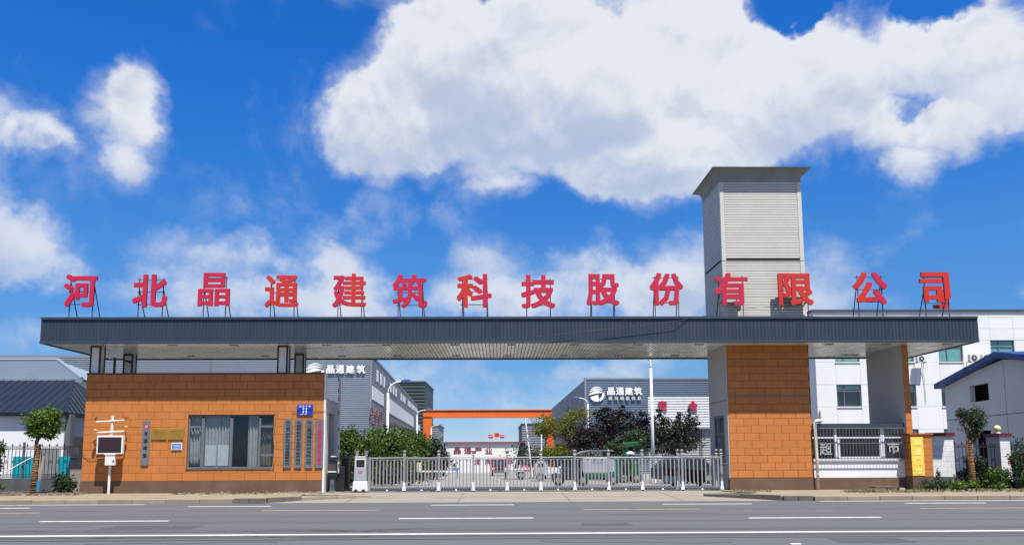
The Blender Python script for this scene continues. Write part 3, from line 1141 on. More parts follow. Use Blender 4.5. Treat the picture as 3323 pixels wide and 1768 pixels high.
t, r = plate('steel_plaque', 'narrow weathered steel plaque with red round emblem left of gold plates', 'sign', (1214, 645), (1278, 1028), zz1, STEEL, .03)
m = MB()
cx = (r[0] + r[1]) / 2
m.lathe((0, 0, 0), [(.105, 0), (.105, .006)], 20)
m.v = [(cx + x, YW - .042 - z, r[3] - .22 + y) for x, y, z in m.v]
m.build('emblem', INKR, t)
m = MB()
m.prism_y([(cx - .05, r[3] - .27), (cx - .035, r[3] - .28), (cx - .01, r[3] - .17), (cx - .025, r[3] - .16)], YW - .054, YW - .05)
m.prism_y([(cx + .005, r[3] - .28), (cx + .02, r[3] - .29), (cx + .05, r[3] - .18), (cx + .035, r[3] - .17)], YW - .054, YW - .05)
m.build('emblem_stroke', INKW, t)
m = MB()
for i, ch in enumerate('青朋网盟'):
    zt = r[3] - .43 - i * .285
    glyph(m, ch, cx - .07, cx + .07, zt - .15, zt, YW - .046, .004, .009, 5)
m.build('lettering', INKB, t)

for a, b, lab in (((1297, 714), (1424, 805), 'square gold plate, the left of two beside the window'),
                  ((1441, 712), (1570, 805), 'square gold plate, the right of two nearest the window')):
    t, r = plate('gold_plate', lab, 'plaque', a, b, zz1, GOLD, .025, 'gold plates on the gatehouse wall')
    m = MB()
    for i in range(4):
        z = r[3] - .09 - i * .065
        m.box(r[0] + .07 + .03 * (i % 2), r[1] - .07 - .02 * i, YW - .0385, YW - .036, z - .018, z)
    m.build('engraved_lines', M('engraving', (.22, .12, .02), .5, .1), t)
    MB().box(r[0] - .012, r[1] + .012, YW - .03, YW - .012, r[2] - .012, r[3] + .012).build('rim', M('gold_rim', (.6, .42, .1), .3, .1, metal=.8), t)

t, r = plate('notice_board', 'small blue notice with white border below the gold plates', 'sign', (1467, 832), (1556, 896), zz1, ENAMEL, .025)
MB().box(r[0] + .03, r[1] - .03, YW - .041, YW - .038, r[2] + .03, r[3] - .03).build('blue_field', BLUE2, t)
m = MB()
for i in range(4):
    m.box(r[0] + .07 + .02 * (i % 2), r[1] - .07, YW - .044, YW - .042, r[3] - .10 - i * .055, r[3] - .085 - i * .055)
m.build('text_lines', INKW, t)

t, r = plate('street_number_sign', 'blue street number sign reading 11 above the name plates', 'sign', (1066, 505), (1202, 598), zz2, BLUE, .03)
m = MB()
wv = (r[1] - r[0])
for i, ch in enumerate('创业大街'):
    c0 = r[0] + wv * (.18 + i * .2)
    glyph(m, ch, c0 - .04, c0 + .05, r[3] - .115, r[3] - .025, YW - .047, .004, .001, 2)
for dx in (-.085, .03):
    glyph(m, '1', (r[0] + r[1]) / 2 + dx, (r[0] + r[1]) / 2 + dx + .06, r[2] + .085, r[3] - .14, YW - .047, .004, .008, 9)
m.box(r[0] + .13, r[0] + .25, YW - .045, YW - .042, r[2] + .03, r[2] + .042).box(r[0] + .28, r[0] + .40, YW - .045, YW - .042, r[2] + .03, r[2] + .042)
m.build('lettering', INKW, t)

m = MB()
pts = [P(*zz2(x, y), YW - .04) for x, y in ((872, 600), (866, 740), (874, 860), (868, 960), (850, 1060), (834, 1150))]
m.tube(pts, .011, 6)
tag(m.build('hanging_cord', M('orange_cord', (.62, .30, .08), .7, .1)), 'thin orange cord hanging by the right edge of the window', 'cord')
m = MB()
pts = [P(*zz1(x, y), YW - .03) for x, y in ((700, 800), (690, 870), (712, 940), (770, 980), (890, 965), (905, 960))]
m.tube(pts, .007, 5)
tag(m.build('loose_wire', CABLE), 'thin dark wire drooping across the wall to the monitor post', 'wire')

# ================================================================== CANOPY
YC, YB = 31.2, 36.7
CX0, CX1 = P(131, 1074, YC).x, P(3175, 1065, YC).x
CZ1, CZ0 = P(1661, 1027, YC).z, P(1661, 1112, YC).z
cano = thing('entrance_canopy', ((CX0 + CX1) / 2, YC, CZ0), 'long slate blue flat canopy with ribbed fascia spanning the whole entrance', 'canopy')


def ribs_x(x0, x1, z0, z1, Y, period, depth, flat=.62):
    """vertical ribs on a wall facing -y"""
    m = MB()
    n = int(round((x1 - x0) / period))
    w = (x1 - x0) / n
    xs_ = []
    for i in range(n):
        a = x0 + i * w
        xs_ += [(a, Y + depth), (a + w * (1 - flat) * .35, Y + depth), (a + w * (1 - flat) * .6, Y), (a + w * .97, Y)]
    xs_.append((x1, Y + depth))
    for x, y in xs_:
        m.v += [(x, y, z0), (x, y, z1)]
    for i in range(len(xs_) - 1):
        m.f.append((2 * i, 2 * i + 2, 2 * i + 3, 2 * i + 1))
    return m


FH = CZ1 - CZ0
ribs_x(CX0 + .05, CX1 - .05, CZ0 + .10, CZ1 - .09, YC + .02, .142, .013, .86).build('fascia_sheet', FASCIA, cano)
MB().box(CX0, CX1, YC - .025, YC + .16, CZ1 - .092, CZ1).build('top_cap', FASCIA2, cano)
x = CX0 + 5.9
while x < CX1 - 2:
    MB().box(x, x + .035, YC + .012, YC + .0195, CZ0 + .103, CZ1 - .093).build('lap_strip', FASCIA, cano)
    x += 5.96
MB().box(CX0, CX1, YC - .015, YC + .14, CZ0, CZ0 + .102).build('bottom_trim', FASCIA2, cano)
m = MB()
for s, xx in ((-1, CX0), (1, CX1)):
    xa, xb = (xx + .005, xx + .06) if s < 0 else (xx - .06, xx - .005)
    MB().box(xa, xb, YC + .005, YC + .17, CZ0 + .103, CZ1 - .093).build('corner_post', FASCIA2, cano)
m = MB()
m.box(CX0, CX0 + .06, YC + .18, YB, CZ0, CZ1).box(CX1 - .06, CX1, YC + .18, YB, CZ0, CZ1).box(CX0 + .07, CX1 - .07, YB - .08, YB, CZ0 - .02, CZ1)
m.build('rear_fascia', FASCIA2, cano)
MB().box(CX0 + .07, CX1 - .07, YC + .17, YB - .09, CZ1 - .2, CZ1 - .12).build('roof_deck', DGREY, cano)
# soffit strips run front to back
m = MB()
n = int((CX1 - CX0 - .2) / .15)
w = (CX1 - CX0 - .2) / n
SZ = CZ0 + .035
for i in range(n):
    a = CX0 + .1 + i * w
    sag = rng.uniform(-.004, .004)
    m.v += [(a + .014, YC + .15, SZ + sag), (a + w - .014, YC + .15, SZ + sag), (a + w - .014, YB - .09, SZ + sag), (a + .014, YB - .09, SZ + sag)]
    m.v += [(a + w - .008, YC + .15, SZ + .05), (a + w - .008, YB - .09, SZ + .05), (a + .008, YC + .15, SZ + .05), (a + .008, YB - .09, SZ + .05)]
    b = 8 * i
    m.f += [(b, b + 3, b + 2, b + 1), (b + 1, b + 2, b + 5, b + 4), (b, b + 6, b + 7, b + 3)]
soff = m.build('soffit', SOFFIT, cano)
MB().box(CX0 + .09, CX1 - .09, YC + .15, YB - .09, SZ + .052, SZ + .06).build('soffit_backing', GAP, cano)
for row, Y in enumerate((32.0, 35.6)):
    for px in ((190, 330, 560, 760, 1060, 1256, 1475, 1660, 1865, 2070, 2270, 2690, 2875, 3075), (330, 620, 860, 1110, 1290, 1480, 1650, 1830, 2005, 2190, 2745, 2775, 2985))[row]:
        c = P(px, 1120 if row == 0 else 1165, Y)
        if c.x < CX0 + .6 or c.x > CX1 - .6:
            continue
        MB().box(c.x - .17, c.x + .17, Y - .11, Y + .11, SZ - .022, SZ - .004).build('downlight', M('lamp_rim', (.30, .29, .27), .5, .1), cano)
# short columns carrying the canopy over the gatehouse
for (pa, pb, Y, dark) in ((291, 322, YW + .06, 0), (899, 928, YW + .06, 0), (399, 426, 34.75, 0), (955, 980, 34.75, 0)):
    x0, x1 = P(pa, 1170, Y).x, P(pb, 1170, Y).x
    w = max(.42, x1 - x0)
    zb = GZT + .05 if Y < 33 else RZ - .02
    c = MB().box(x0 + .03, x0 + w - .03, Y + .02, Y + w - .02, zb, SZ - .005).build('column', WHITE, cano)
    q = MB()
    for xx in (x0, x0 + w - .06):
        for yy in (Y, Y + w - .06):
            q.box(xx, xx + .06, yy, yy + .06, zb, SZ - .006)
    q.box(x0 + .061, x0 + w - .061, Y + .005, Y + .03, SZ - .07, SZ - .007)
    q.build('edge_strip', TRIMB, c)
a = P(372, 1180, 34.0)
MB().tube([(a.x, 34.0, RZ - .02), (a.x, 34.0, SZ - .25), (a.x + .5, 34.4, SZ - .4)], .06, 8).build('drain_pipe', DGREY, cano)

# overhead cable slung in front of the canopy
m = MB()
pts = [P(px, py, YC - .12) for px, py in ((975, 1131), (1200, 1122), (1500, 1108), (1760, 1090), (1990, 1066), (2195, 1042))]
pts += [P(2300, 1022, YC + .2), P(2420, 1000, 32.0), P(2600, 990, 32.1)]
m.tube(pts, .008, 5)
m.tube([P(2195, 1042, YC - .12), P(2194, 1060, YC - .12)], .008, 5)
tag(m.build('overhead_cable', CABLE), 'thin black cable running diagonally across the canopy fascia', 'cable')

# ================================================================== ROOF SIGN CHARACTERS
LET = [('河', 160, 243, 690, 772), ('北', 333, 420, 690, 773), ('晶', 498, 578, 686, 770), ('通', 666, 751, 692, 773),
       ('建', 836, 921, 688, 773), ('筑', 987, 1075, 690, 775), ('科', 1149, 1237, 689, 773), ('技', 1311, 1397, 691, 775),
       ('股', 1475, 1558, 689, 768), ('份', 1635, 1719, 686, 768), ('有', 1797, 1882, 686, 768), ('限', 1958, 2046, 687, 768),
       ('公', 2147, 2233, 684, 766), ('司', 2316, 2400, 684, 770)]
YL = 31.78
TONE = {'河': red_letter('red_a', 0, -.9), '北': red_letter('red_a'), '晶': red_letter('red_b', 2, .72), '通': red_letter('red_c', 0, .9),
        '建': red_letter('red_d', 0, -.1, False), '筑': red_letter('red_a'), '科': red_letter('red_e', 0, .05), '技': red_letter('red_a'),
        '股': red_letter('red_a'), '份': red_letter('red_a'), '有': red_letter('red_a'), '限': red_letter('red_c'),
        '公': red_letter('red_f', 0, .0), '司': red_letter('red_c')}
ORDN = ['leftmost', 'second from left', 'third from left', 'fourth from left', 'fifth from left', 'sixth from left', 'seventh from left',
        'eighth from left', 'ninth from left', 'tenth from left', 'eleventh, before the tower', 'twelfth, at the tower edge',
        'second last on the right', 'last on the right with a fallen stroke']
for i, (ch, a, b, c, d_) in enumerate(LET):
    k = IW / 2576
    r = rect(a * k, c * k, b * k, d_ * k, YL)
    t = thing('sign_character', ((r[0] + r[1]) / 2, YL, CZ1 - .13), 'red roof sign character %s on steel posts, %s' % (ch, ORDN[i]), 'sign letter', 'red characters along the canopy roof')
    m = MB()
    if ch != '司':
        glyph(m, ch, r[0], r[1], r[2], r[3], YL, .07, .030 if ch in '晶建通筑' else .040, 9)
        m.build('letter_face', TONE[ch], t)
    else:
        X_ = lambda u: r[0] + (r[1] - r[0]) * u
        Z_ = lambda u: r[3] - (r[3] - r[2]) * u
        m.prism_y([(X_(.05), Z_(0)), (X_(.87), Z_(0)), (X_(.90), Z_(.78)), (X_(.73), Z_(.80)), (X_(.70), Z_(.14)), (X_(.05), Z_(.14))][::-1], YL, YL + .1)
        m.prism_y([(X_(0), Z_(.20)), (X_(.66), Z_(.20)), (X_(.66), Z_(.32)), (X_(0), Z_(.32))][::-1], YL + .001, YL + .1)
        for q in ((.10, .24, .41, .87), (.49, .65, .41, .87), (.24, .49, .41, .53), (.24, .49, .67, .80)):
            m.prism_y([(X_(q[0]), Z_(q[2])), (X_(q[1]), Z_(q[2])), (X_(q[1]), Z_(q[3])), (X_(q[0]), Z_(q[3]))][::-1], YL + .002, YL + .1)
        m.build('letter_face', TONE[ch], t)
        m = MB()
        m.prism_y([(X_(.84), Z_(.48)), (X_(1.0), Z_(.47)), (X_(1.0), Z_(1.0)), (X_(.60), Z_(1.0)), (X_(.55), Z_(.90)), (X_(.84), Z_(.88))][::-1], YL + .5, YL + .6)
        m.build('fallen_stroke', red_letter('red_c', 0, .9), t)
    w = r[1] - r[0]
    rz = CZ1 - .12
    for u in (.16, .86):
        x = r[0] + w * u
        MB().box(x - .016, x + .016, YL + .104, YL + .134, rz, r[3] - .12).build('post', M('sign_steel', (.10, .055, .05), .6, .3, 5), t)
        MB().tube([(x, YL + .14, r[2] + (r[3] - r[2]) * (.55 if i % 3 else .75)), (x + .03, YL + .85, rz)], .022, 5).build('brace', DGREY, t)
    for u in (.10, .48, .86):
        z = r[2] + (r[3] - r[2]) * u
        MB().box(r[0] + w * .10, r[1] - w * .10, YL + .136, YL + .158, z - .013, z + .013).build('cross_rail', DGREY, t)

# ================================================================== GATE TOWER
TX0, TX1 = P(2354, 1129, YP).x, P(2623, 1127, YP).x
TYB = 35.05
TZT = P(2331, 577, YP).z
tw = thing('gate_tower', ((TX0 + TX1) / 2, YP, PZ), 'tall gate tower, orange tiled below the canopy and pale slatted above it', 'tower')
PZT = P(2500, 1549, YP).z
TRZ = P(2500, 1284, YP).z
rh = (TRZ - .02 - PZT) / 11
tile_wall(tw, TX0 + .03, TX1, PZT, TRZ - .025, YP, 11, .605, start=1)
tile_wall(tw, TX0 + .03, TX1, TRZ + .025, TRZ + .025 + rh * 7, YP, 7, .605, start=1)
MB().box(TX0 + .03, TX1 - .002, YP + .012, YP + .3, PZT - .01, SZ + .05).build('front_wall', GROUT, tw)
MB().box(TX0 + .03, TX1 - .001, YP - .004, YP + .011, TRZ - .02, TRZ + .02).build('metal_band', BAR, tw)
MB().box(TX0 - .012, TX1 + .012, YP - .02, YP + .28, PZ - .1, PZT - .011).build('plinth', PLINTH, tw)
# left side wall with window opening
sy0, sy1 = YP + .55, YP + 1.6


def side_pt(px, py, X):
    d = ray(px, py)
    return EYE + d * (X / d.x)


wa, wb = side_pt(2315, 1352, TX0), side_pt(2349, 1346, TX0)
wc = side_pt(2347, 1510, TX0)
sy0, sy1, sz1, sz0 = wb.y, wa.y, wa.z, wc.z
m = MB()
m.box(TX0, TX0 + .2, YP + .02, sy0, PZ - .1, SZ + .05).box(TX0, TX0 + .2, sy1, TYB, PZ - .1, SZ + .05)
m.box(TX0, TX0 + .2, sy0, sy1, PZ - .1, sz0).box(TX0, TX0 + .2, sy0, sy1, sz1, SZ + .05)
m.build('side_wall', RENDER, tw)
m = MB()
m.box(TX0 + .21, TX1, TYB - .2, TYB, PZ - .1, SZ + .05).box(TX1 - .2, TX1, YP + .31, TYB - .21, PZ - .1, SZ + .05)
m.build('rear_wall', RENDER, tw)
MB().box(TX0 + .25, TX1 - .25, 33.6, 33.7, PZ, SZ).build('inner_partition', INSIDE, tw)
m = MB()
m.box(TX0 + .05, TX0 + .1, sy0, sy0 + .06, sz0, sz1).box(TX0 + .05, TX0 + .1, sy1 - .06, sy1, sz0, sz1)
m.box(TX0 + .05, TX0 + .1, sy0 + .06, sy1 - .06, sz0, sz0 + .06).box(TX0 + .05, TX0 + .1, sy0 + .06, sy1 - .06, sz1 - .06, sz1)
sw = m.build('window', FRAME, tw)
zm = sz0 + (sz1 - sz0) * .64
MB().box(TX0 + .045, TX0 + .1, sy0 + .06, sy1 - .06, zm - .03, zm + .03).build('mullion', FRAME, sw)
MB().box(TX0 + .045, TX0 + .1, (sy0 + sy1) / 2 - .02, (sy0 + sy1) / 2 + .02, zm + .031, sz1 - .061).build('mullion', FRAME, sw)
MB().box(TX0 + .07, TX0 + .075, sy0 + .05, sy1 - .05, sz0 + .05, sz1 - .05).build('pane', GLASS, sw)
MB().box(TX0 - .012, TX0 - .001, YP + .02, TYB, P(2330, 1297, YP).z - .012, P(2330, 1297, YP).z + .012).build('side_band', BAR, tw)
MB().tube([(TX0 - .02, YP + .05, 1.18), (TX0 - .28, YP + .1, 1.18)], .025, 7).build('gate_latch_arm', DGREY, tw)
# slatted shaft above the canopy
UZ0 = CZ1 - .11
MB().box(TX0 + .03, TX1 - .03, YP + .03, TYB - .03, UZ0, TZT).build('shaft_core', M('shaft_joint', (.06, .058, .055), .8, .1), tw)
bandz = P(2480, 846, YP).z
topz = P(2480, 592, YP).z
bh = .1085
bw = TX1 - TX0 - .34
me_b = MB().prism_x([(0, 0), (0, bh * .76), (.012, bh * .85), (.03, bh * .85), (.03, 0)], 0, bw).mesh('cladding_board', CLAD)
me_s = MB().prism_y([(0, 0), (0, bh * .76), (.012, bh * .85), (.03, bh * .85), (.03, 0)][::-1], 0, TYB - YP - .3).mesh('cladding_board', CLAD)
z = UZ0 + .01
while z < topz - .02:
    if not (bandz - .09 < z < bandz + .02):
        inst('cladding_board', me_b, tw, (TX0 + .17, YP + rng.uniform(-.002, .002), z))
        inst('cladding_board', me_s, tw, (TX0 + rng.uniform(-.002, .002), YP + .15, z))
    z += bh
for xa in (TX0 - .008, TX1 - .16):
    MB().box(xa, xa + .168, YP - .010, YP + .029, UZ0, topz).build('corner_trim', CLAD, tw)
for ya in (YP + .030, TYB - .15):
    MB().box(TX0 - .009, TX0 + .029, ya, ya + .12 if ya < 33 else TYB, UZ0, topz).build('corner_trim', CLAD, tw)
MB().box(TX0 - .012, TX1 + .012, YP - .014, TYB, bandz - .015, bandz + .015).build('joint_band', M('joint_line', (.22, .215, .20), .7, .1), tw)
MB().box(TX0 - .015, TX1 + .015, YP - .017, TYB + .01, topz + .001, TZT).build('top_band', CORN, tw)
czt = P(2440, 541, YP - .38).z
m = MB()
for i in range(9):
    t_ = i / 8 * math.pi / 2
    e = .02 + .34 * (1 - math.cos(t_))
    zq = TZT + .002 + (czt - TZT) * math.sin(t_) * .93
    m.v += [(TX0 - e, YP - e, zq), (TX1 + e, YP - e, zq), (TX1 + e, TYB + e, zq), (TX0 - e, TYB + e, zq)]
m.v += [(TX0 - .37, YP - .37, czt), (TX1 + .37, YP - .37, czt), (TX1 + .37, TYB + .37, czt), (TX0 - .37, TYB + .37, czt)]
for i in range(9):
    for j in range(4):
        a, b = 4 * i + j, 4 * i + (j + 1) % 4
        m.f.append((a, b, b + 4, a + 4))
m.f += [(36, 37, 38, 39), (3, 2, 1, 0)]
m.build('cornice', CORN, tw)

# ================================================================== SHOP BOOTH
YS = 32.42


def z6(x, y):
    return 2620 + x * .2115, 1340 + y * .2115


SX0, SX1 = TX1 + .02, P(2936, 1430, YS).x
br = lambda y: P(*z6(800, y), YS).z
sb = thing('shop_booth', ((SX0 + SX1) / 2, YS, PZ), 'small white shop booth with barred window between the tower and fin wall', 'booth')
MB().box(SX0, SX1, YS - .06, 35.0, br(215), br(158)).build('roof_slab', FASCIA2, sb)
MB().box(SX0, SX1 - .02, YS, YS + .2, br(985), br(735)).build('front_wall', WHITE, sb)
MB().box(SX0, SX1, YS - .02, YS + .2, PZ - .1, br(985) - .002).build('plinth', PLINTH, sb)
MB().box(SX0, SX1, YS - .05, YS + .22, br(734), br(712)).build('window_ledge', RENDER, sb)
MB().box(SX0, SX1, 34.6, 34.8, PZ - .1, br(216)).build('rear_wall', INSIDE, sb)
MB().box(SX0, SX0 + .05, YS + .25, 34.6, PZ - .1, br(216)).build('inner_wall', INSIDE, sb)
bz0, bz1 = br(711), br(216)
m = MB()
m.box(SX0, SX1, YS + .06, YS + .12, bz1 - .05, bz1 - .001).box(SX0, SX1, YS + .06, YS + .12, bz0, bz0 + .05)
bwin = m.build('window', FRAMEW, sb)
for a, b in ((422, 456), (1128, 1146), (1152, 1182)):
    x0, x1 = P(*z6(a, 450), YS + .05).x, P(*z6(b, 450), YS + .05).x
    MB().box(x0, x1, YS + .055, YS + .12, bz0 + .05, bz1 - .05).build('mullion', FRAMEW, bwin)
MB().box(SX0, SX1, YS + .062, YS + .115, br(383), br(362)).build('transom', FRAMEW, bwin)
for a, b in ((470, 500), (1108, 1127)):
    x0, x1 = P(*z6(a, 450), YS + .05).x, P(*z6(b, 450), YS + .05).x
    MB().box(x0, x1, YS + .075, YS + .13, bz0 + .06, br(386)).build('sash', FRAMEW, bwin)
x0, x1 = P(*z6(501, 450), YS + .05).x, P(*z6(1107, 450), YS + .05).x
MB().box(x0, x1, YS + .08, YS + .125, bz0 + .06, bz0 + .12).build('sash', FRAMEW, bwin)
MB().box(SX0, SX1, YS + .09, YS + .095, bz0 + .05, bz1 - .05).build('pane', GLASS, bwin)
m = MB()
q = (*z6(188, 445), *z6(375, 640))
r = rect(*q, YS + .05)
glyph(m, '超', r[0], r[1], r[2], r[3], YS + .045, .006, .006, 9)
m.build('character', M('dull_white_ink', (.48, .49, .50), .6, .1), bwin)
m = MB()
q = (*z6(1230, 435), *z6(1415, 615))
r = rect(*q, YS + .05)
glyph(m, '市', r[0], r[1], r[2], r[3], YS + .045, .006, .010, 9)
m.build('character', M('dull_white_ink', (.48, .49, .50), .6, .1), bwin)
# security grille
gy = YS - .16
mebar = MB().tube([(0, 0, bz0 + .01), (0, 0, bz1 - .03)], .0095, 6).mesh('grille_bar', BAR)
n = 29
for i in range(n):
    x = SX0 + .06 + (SX1 - SX0 - .14) * i / (n - 1)
    inst('grille_bar', mebar, sb, (x, gy, 0))
for yy in (228, 458, 692):
    MB().box(SX0 + .03, SX1 - .03, gy - .012, gy + .012, br(yy) - .012, br(yy) + .012).build('grille_rail', BAR, sb)
MB().box(SX0 + .03, SX0 + .05, gy, YS + .05, br(235), br(222)).box(SX1 - .05, SX1 - .03, gy, YS + .05, br(235), br(222)).build('grille_bracket', BAR, sb)

m = MB()
dpx = SX0 + .08
a = P(2643, 1364, YS - .35)
m.tube([(a.x + .36, YS + .1, a.z - .02), (a.x + .30, YS - .3, a.z), (a.x + .05, YS - .36, a.z), (a.x, YS - .36, a.z - .06), (a.x + .02, YS - .36, 1.5), (a.x + .02, YS - .36, PZ + .06)], .055, 12)
dp = tag(m.build('downpipe', CREAM, smooth=True), 'cream plastic downpipe at the right edge of the orange tower pier', 'pipe')
for z in (1.35, .75):
    MB().lathe((a.x + .02, YS - .36, z), [(.066, 0), (.066, .05)], 12).build('pipe_collar', CREAM, dp)

# fin wall right of the booth
FX0, FX1 = P(2925, 1126, YP).x, P(2945, 1126, YP).x
fin = thing('fin_wall', ((FX0 + FX1) / 2, YP, PZ), 'tall thin fin wall with orange tiled front edge under the canopy', 'wall')
MB().box(FX0, FX1, YP + .02, 35.4, PZ - .1, SZ + .05).build('wall_core', RENDER, fin)
nz = 19
hh = (SZ + .03 - PZT) / nz
for i in range(nz):
    inst('tile', tile_mesh(FX1 - FX0 - .004, hh - .009), fin, (FX0 + .002, YP - .002, PZT + i * hh))
MB().box(FX0 - .01, FX1 + .01, YP - .02, YP + .019, PZ - .1, PZT - .004).build('plinth', PLINTH, fin)

# low orange sign pier
YQ = 31.85
QX0, QX1 = P(2958, 1480, YQ).x, P(3027, 1480, YQ).x
QZT = P(2990, 1405, YQ).z
pier = thing('sign_pier', ((QX0 + QX1) / 2, YQ, PZ), 'low orange tiled pier carrying a yellow banner right of the booth', 'pier')
qz0 = P(2990, 1545, YQ).z
MB().box(QX0, QX1, YQ + .012, YQ + .55, PZ - .1, QZT - .06).build('pier_core', GROUT, pier)
MB().box(QX0 - .015, QX1 + .015, YQ - .02, YQ + .56, PZ - .1, qz0 - .004).build('plinth', PLINTH, pier)
n = 6
hh = (QZT - .07 - qz0) / n
for i in range(n):
    inst('tile', tile_mesh((QX1 - QX0) - .006, hh - .009), pier, (QX0 + .003, YQ - .002, qz0 + i * hh))
    inst('tile', tile_mesh(.53, hh - .009), pier, (QX0 - .008, YQ + .55, qz0 + i * hh), (0, 0, -math.pi / 2))
MB().box(QX0 - .05, QX1 + .05, YQ - .05, YQ + .6, QZT - .065, QZT).build('coping', M('orange_coping', (.38, .10, .03), .6, .1), pier)
r = rect(2958, 1417, 2998, 1542, YQ - .02)
ban = thing('yellow_banner', ((r[0] + r[1]) / 2, YQ - .02, r[2]), 'yellow vertical shop banner with four pale characters on the low pier', 'banner')
MB().box(r[0], r[1], YQ - .028, YQ - .012, r[2], r[3]).build('panel', YELLOWB, ban)
m = MB()
hh = (r[3] - r[2]) / 4
cx = (r[0] + r[1]) / 2
for i, ch in enumerate('烟酒门市'):
    glyph(m, ch, cx - .16, cx + .16, r[3] - i * hh - hh * .88, r[3] - i * hh - .06, YQ - .036, .005, .015, 9)
m.build('lettering', YELLOWT, ban)

# ================================================================== RETRACTABLE GATE
YG, GZ = 32.5, .128
gate = thing('retractable_gate', (2.5, YG, GZ), 'grey aluminium retractable gate closed across the driveway', 'gate')
GPX = [1200, 1312, 1424, 1536, 1646, 1755, 1865, 1975, 2084, 2214, 2341]
gx = [P(p, 1530, YG).x for p in GPX]
GH = P(1700, 1488, YG).z
CAPZ = P(1700, 1461, YG).z
me_post = MB().prism_z([(-.042, -.04), (.042, -.04), (.042, .04), (-.042, .04)], .36 + GZ - .1, CAPZ - .16).mesh('post', ALU)
me_neck = MB().box(-.055, .055, -.052, .052, CAPZ - .16, CAPZ - .13).mesh('post_collar', ALUW)
me_cap = MB().lathe((0, 0, CAPZ - .13), [(.045, 0), (.05, .03), (.085, .10), (.10, .125), (.06, .13), (.05, .15)], 10).mesh('post_cap', ALU)
m = MB()
m.prism_y([(-.045, .42), (.045, .42), (.05, .36), (.038, .32), (.062, .20), (.075, .09), (-.075, .09), (-.062, .20), (-.038, .32), (-.05, .36)][::-1], -.06, .06)
me_foot = m.mesh('post_foot', ALUW)
me_wheel = MB().lathe((0, 0, 0), [(.055, -.03), (.065, -.02), (.065, .02), (.055, .03)], 12).mesh('caster', RUBBER)
LEFTC = (2214, 2341)
for p, x in list(zip(GPX, gx))[1:]:
    spots = [(x, YG)] + ([(x - .13, YG + .22)] if p in LEFTC else [])
    for (xx, yy) in spots:
        inst('post', me_post, gate, (xx, yy, 0))
        inst('post_collar', me_neck, gate, (xx, yy, 0))
        inst('post_cap', me_cap, gate, (xx, yy, 0))
        inst('post_foot', me_foot, gate, (xx, yy, GZ - .05))
        inst('caster', me_wheel, gate, (xx, yy - .01, GZ + .065), (0, math.pi / 2, math.pi / 2))
m = MB()
m.prism_z([(-.026, -.012), (.026, -.012), (.026, .012), (-.026, .012)], GZ + .22, GH - .06)
m.prism_y([(-.020, GZ + .225), (.020, GZ + .225), (.05, GZ + .17), (-.05, GZ + .17)][::-1], -.011, .011)
m.prism_y([(-.045, GH - .02), (.045, GH - .02), (.021, GH - .07), (-.021, GH - .07)], -.0112, .0112)
me_bar = m.mesh('baluster', ALU)
me_ball = MB().lathe((0, 0, 0), [(.02, -.045), (.042, -.025), (.048, 0), (.042, .025), (.02, .045)], 12).mesh('ball_foot', ALUW)
for i in range(len(gx) - 1):
    a, b = gx[i] + .05, gx[i + 1] - .05
    n = 9
    for k in range(n):
        x = a + (b - a) * (k + .5) / n
        inst('baluster', me_bar, gate, (x, YG + (.012 if k % 2 else -.012), 0))
    MB().tube([(a, YG - .02, GH + .055), (b, YG - .02, GH + .055 + rng.uniform(-.02, .02))], .021, 8).build('top_rail', ALU, gate)
    MB().box(a, b, YG - .022, YG + .022, GH - .022, GH - .001).build('top_channel', ALU, gate)
    mm = MB()
    seg = 14
    w = (b - a) / seg
    for k in range(seg):
        x = a + k * w
        mm.prism_y([(x, GZ + .175), (x + w * .4, GZ + .175), (x + w, GZ + .115), (x + w * .6, GZ + .115)][::-1], YG - .032 + .004 * (k % 2), YG - .018)
        mm.prism_y([(x + w * .6, GZ + .168), (x + w, GZ + .168), (x + w * .4, GZ + .112), (x, GZ + .112)][::-1], YG + .018, YG + .03 + .003 * (k % 2))
    lk = mm.build('scissor_link', ALU, gate)
    lk['kind'] = 'stuff'
    MB().box(a, b, YG - .012, YG + .012, GZ + .06, GZ + .085).build('lower_rail', ALUD, gate)
    inst('ball_foot', me_ball, gate, ((a + b) / 2, YG, GZ + .048))
# drive unit at the left end
ux0, ux1 = P(1148, 1530, YG - .1).x, P(1193, 1530, YG - .1).x
hd = MB()
hd.prism_y([(ux0 + .03, GZ + .45), (ux1 - .03, GZ + .45), (ux1 - .05, GZ + 1.42), (ux0 + .05, GZ + 1.42)][::-1], YG - .24, YG + .18)
drive = hd.build('drive_unit', M('drive_grey', (.44, .45, .46), .45, .08, 3, metal=.3), gate, bevel=.015)
MB().prism_y([(ux0 - .03, GZ + .03), (ux1 + .03, GZ + .03), (ux1 - .01, GZ + .43), (ux0 + .01, GZ + .43)][::-1], YG - .30, YG + .22).build('skirt', ALUW, drive, bevel=.03)
MB().box(ux0 + .12, ux1 - .10, YG - .252, YG - .242, GZ + .98, GZ + 1.28).build('display', BLACK, drive)
MB().box(ux0 + .09, ux1 - .07, YG - .248, YG - .2415, GZ + .94, GZ + 1.32).build('display_bezel', ALUW, drive)
MB().box(ux0 + .18, ux1 - .16, YG - .246, YG - .2415, GZ + .80, GZ + .82).box(ux0 + .22, ux1 - .2, YG - .246, YG - .2415, GZ + .75, GZ + .765).build('sticker_text', INKR, drive)
for x in (ux0 + .09, ux1 - .08):
    MB().lathe((x, YG, GZ + 1.44), [(.06, 0), (.06, .04), (.09, .14), (.105, .18), (.06, .19)], 10).build('drive_cap', ALU, drive)
    inst('caster', me_wheel, gate, (x + (.04 if x < ux0 + .2 else -.04), YG - .30, GZ + .066), (0, math.pi / 2, math.pi / 2))
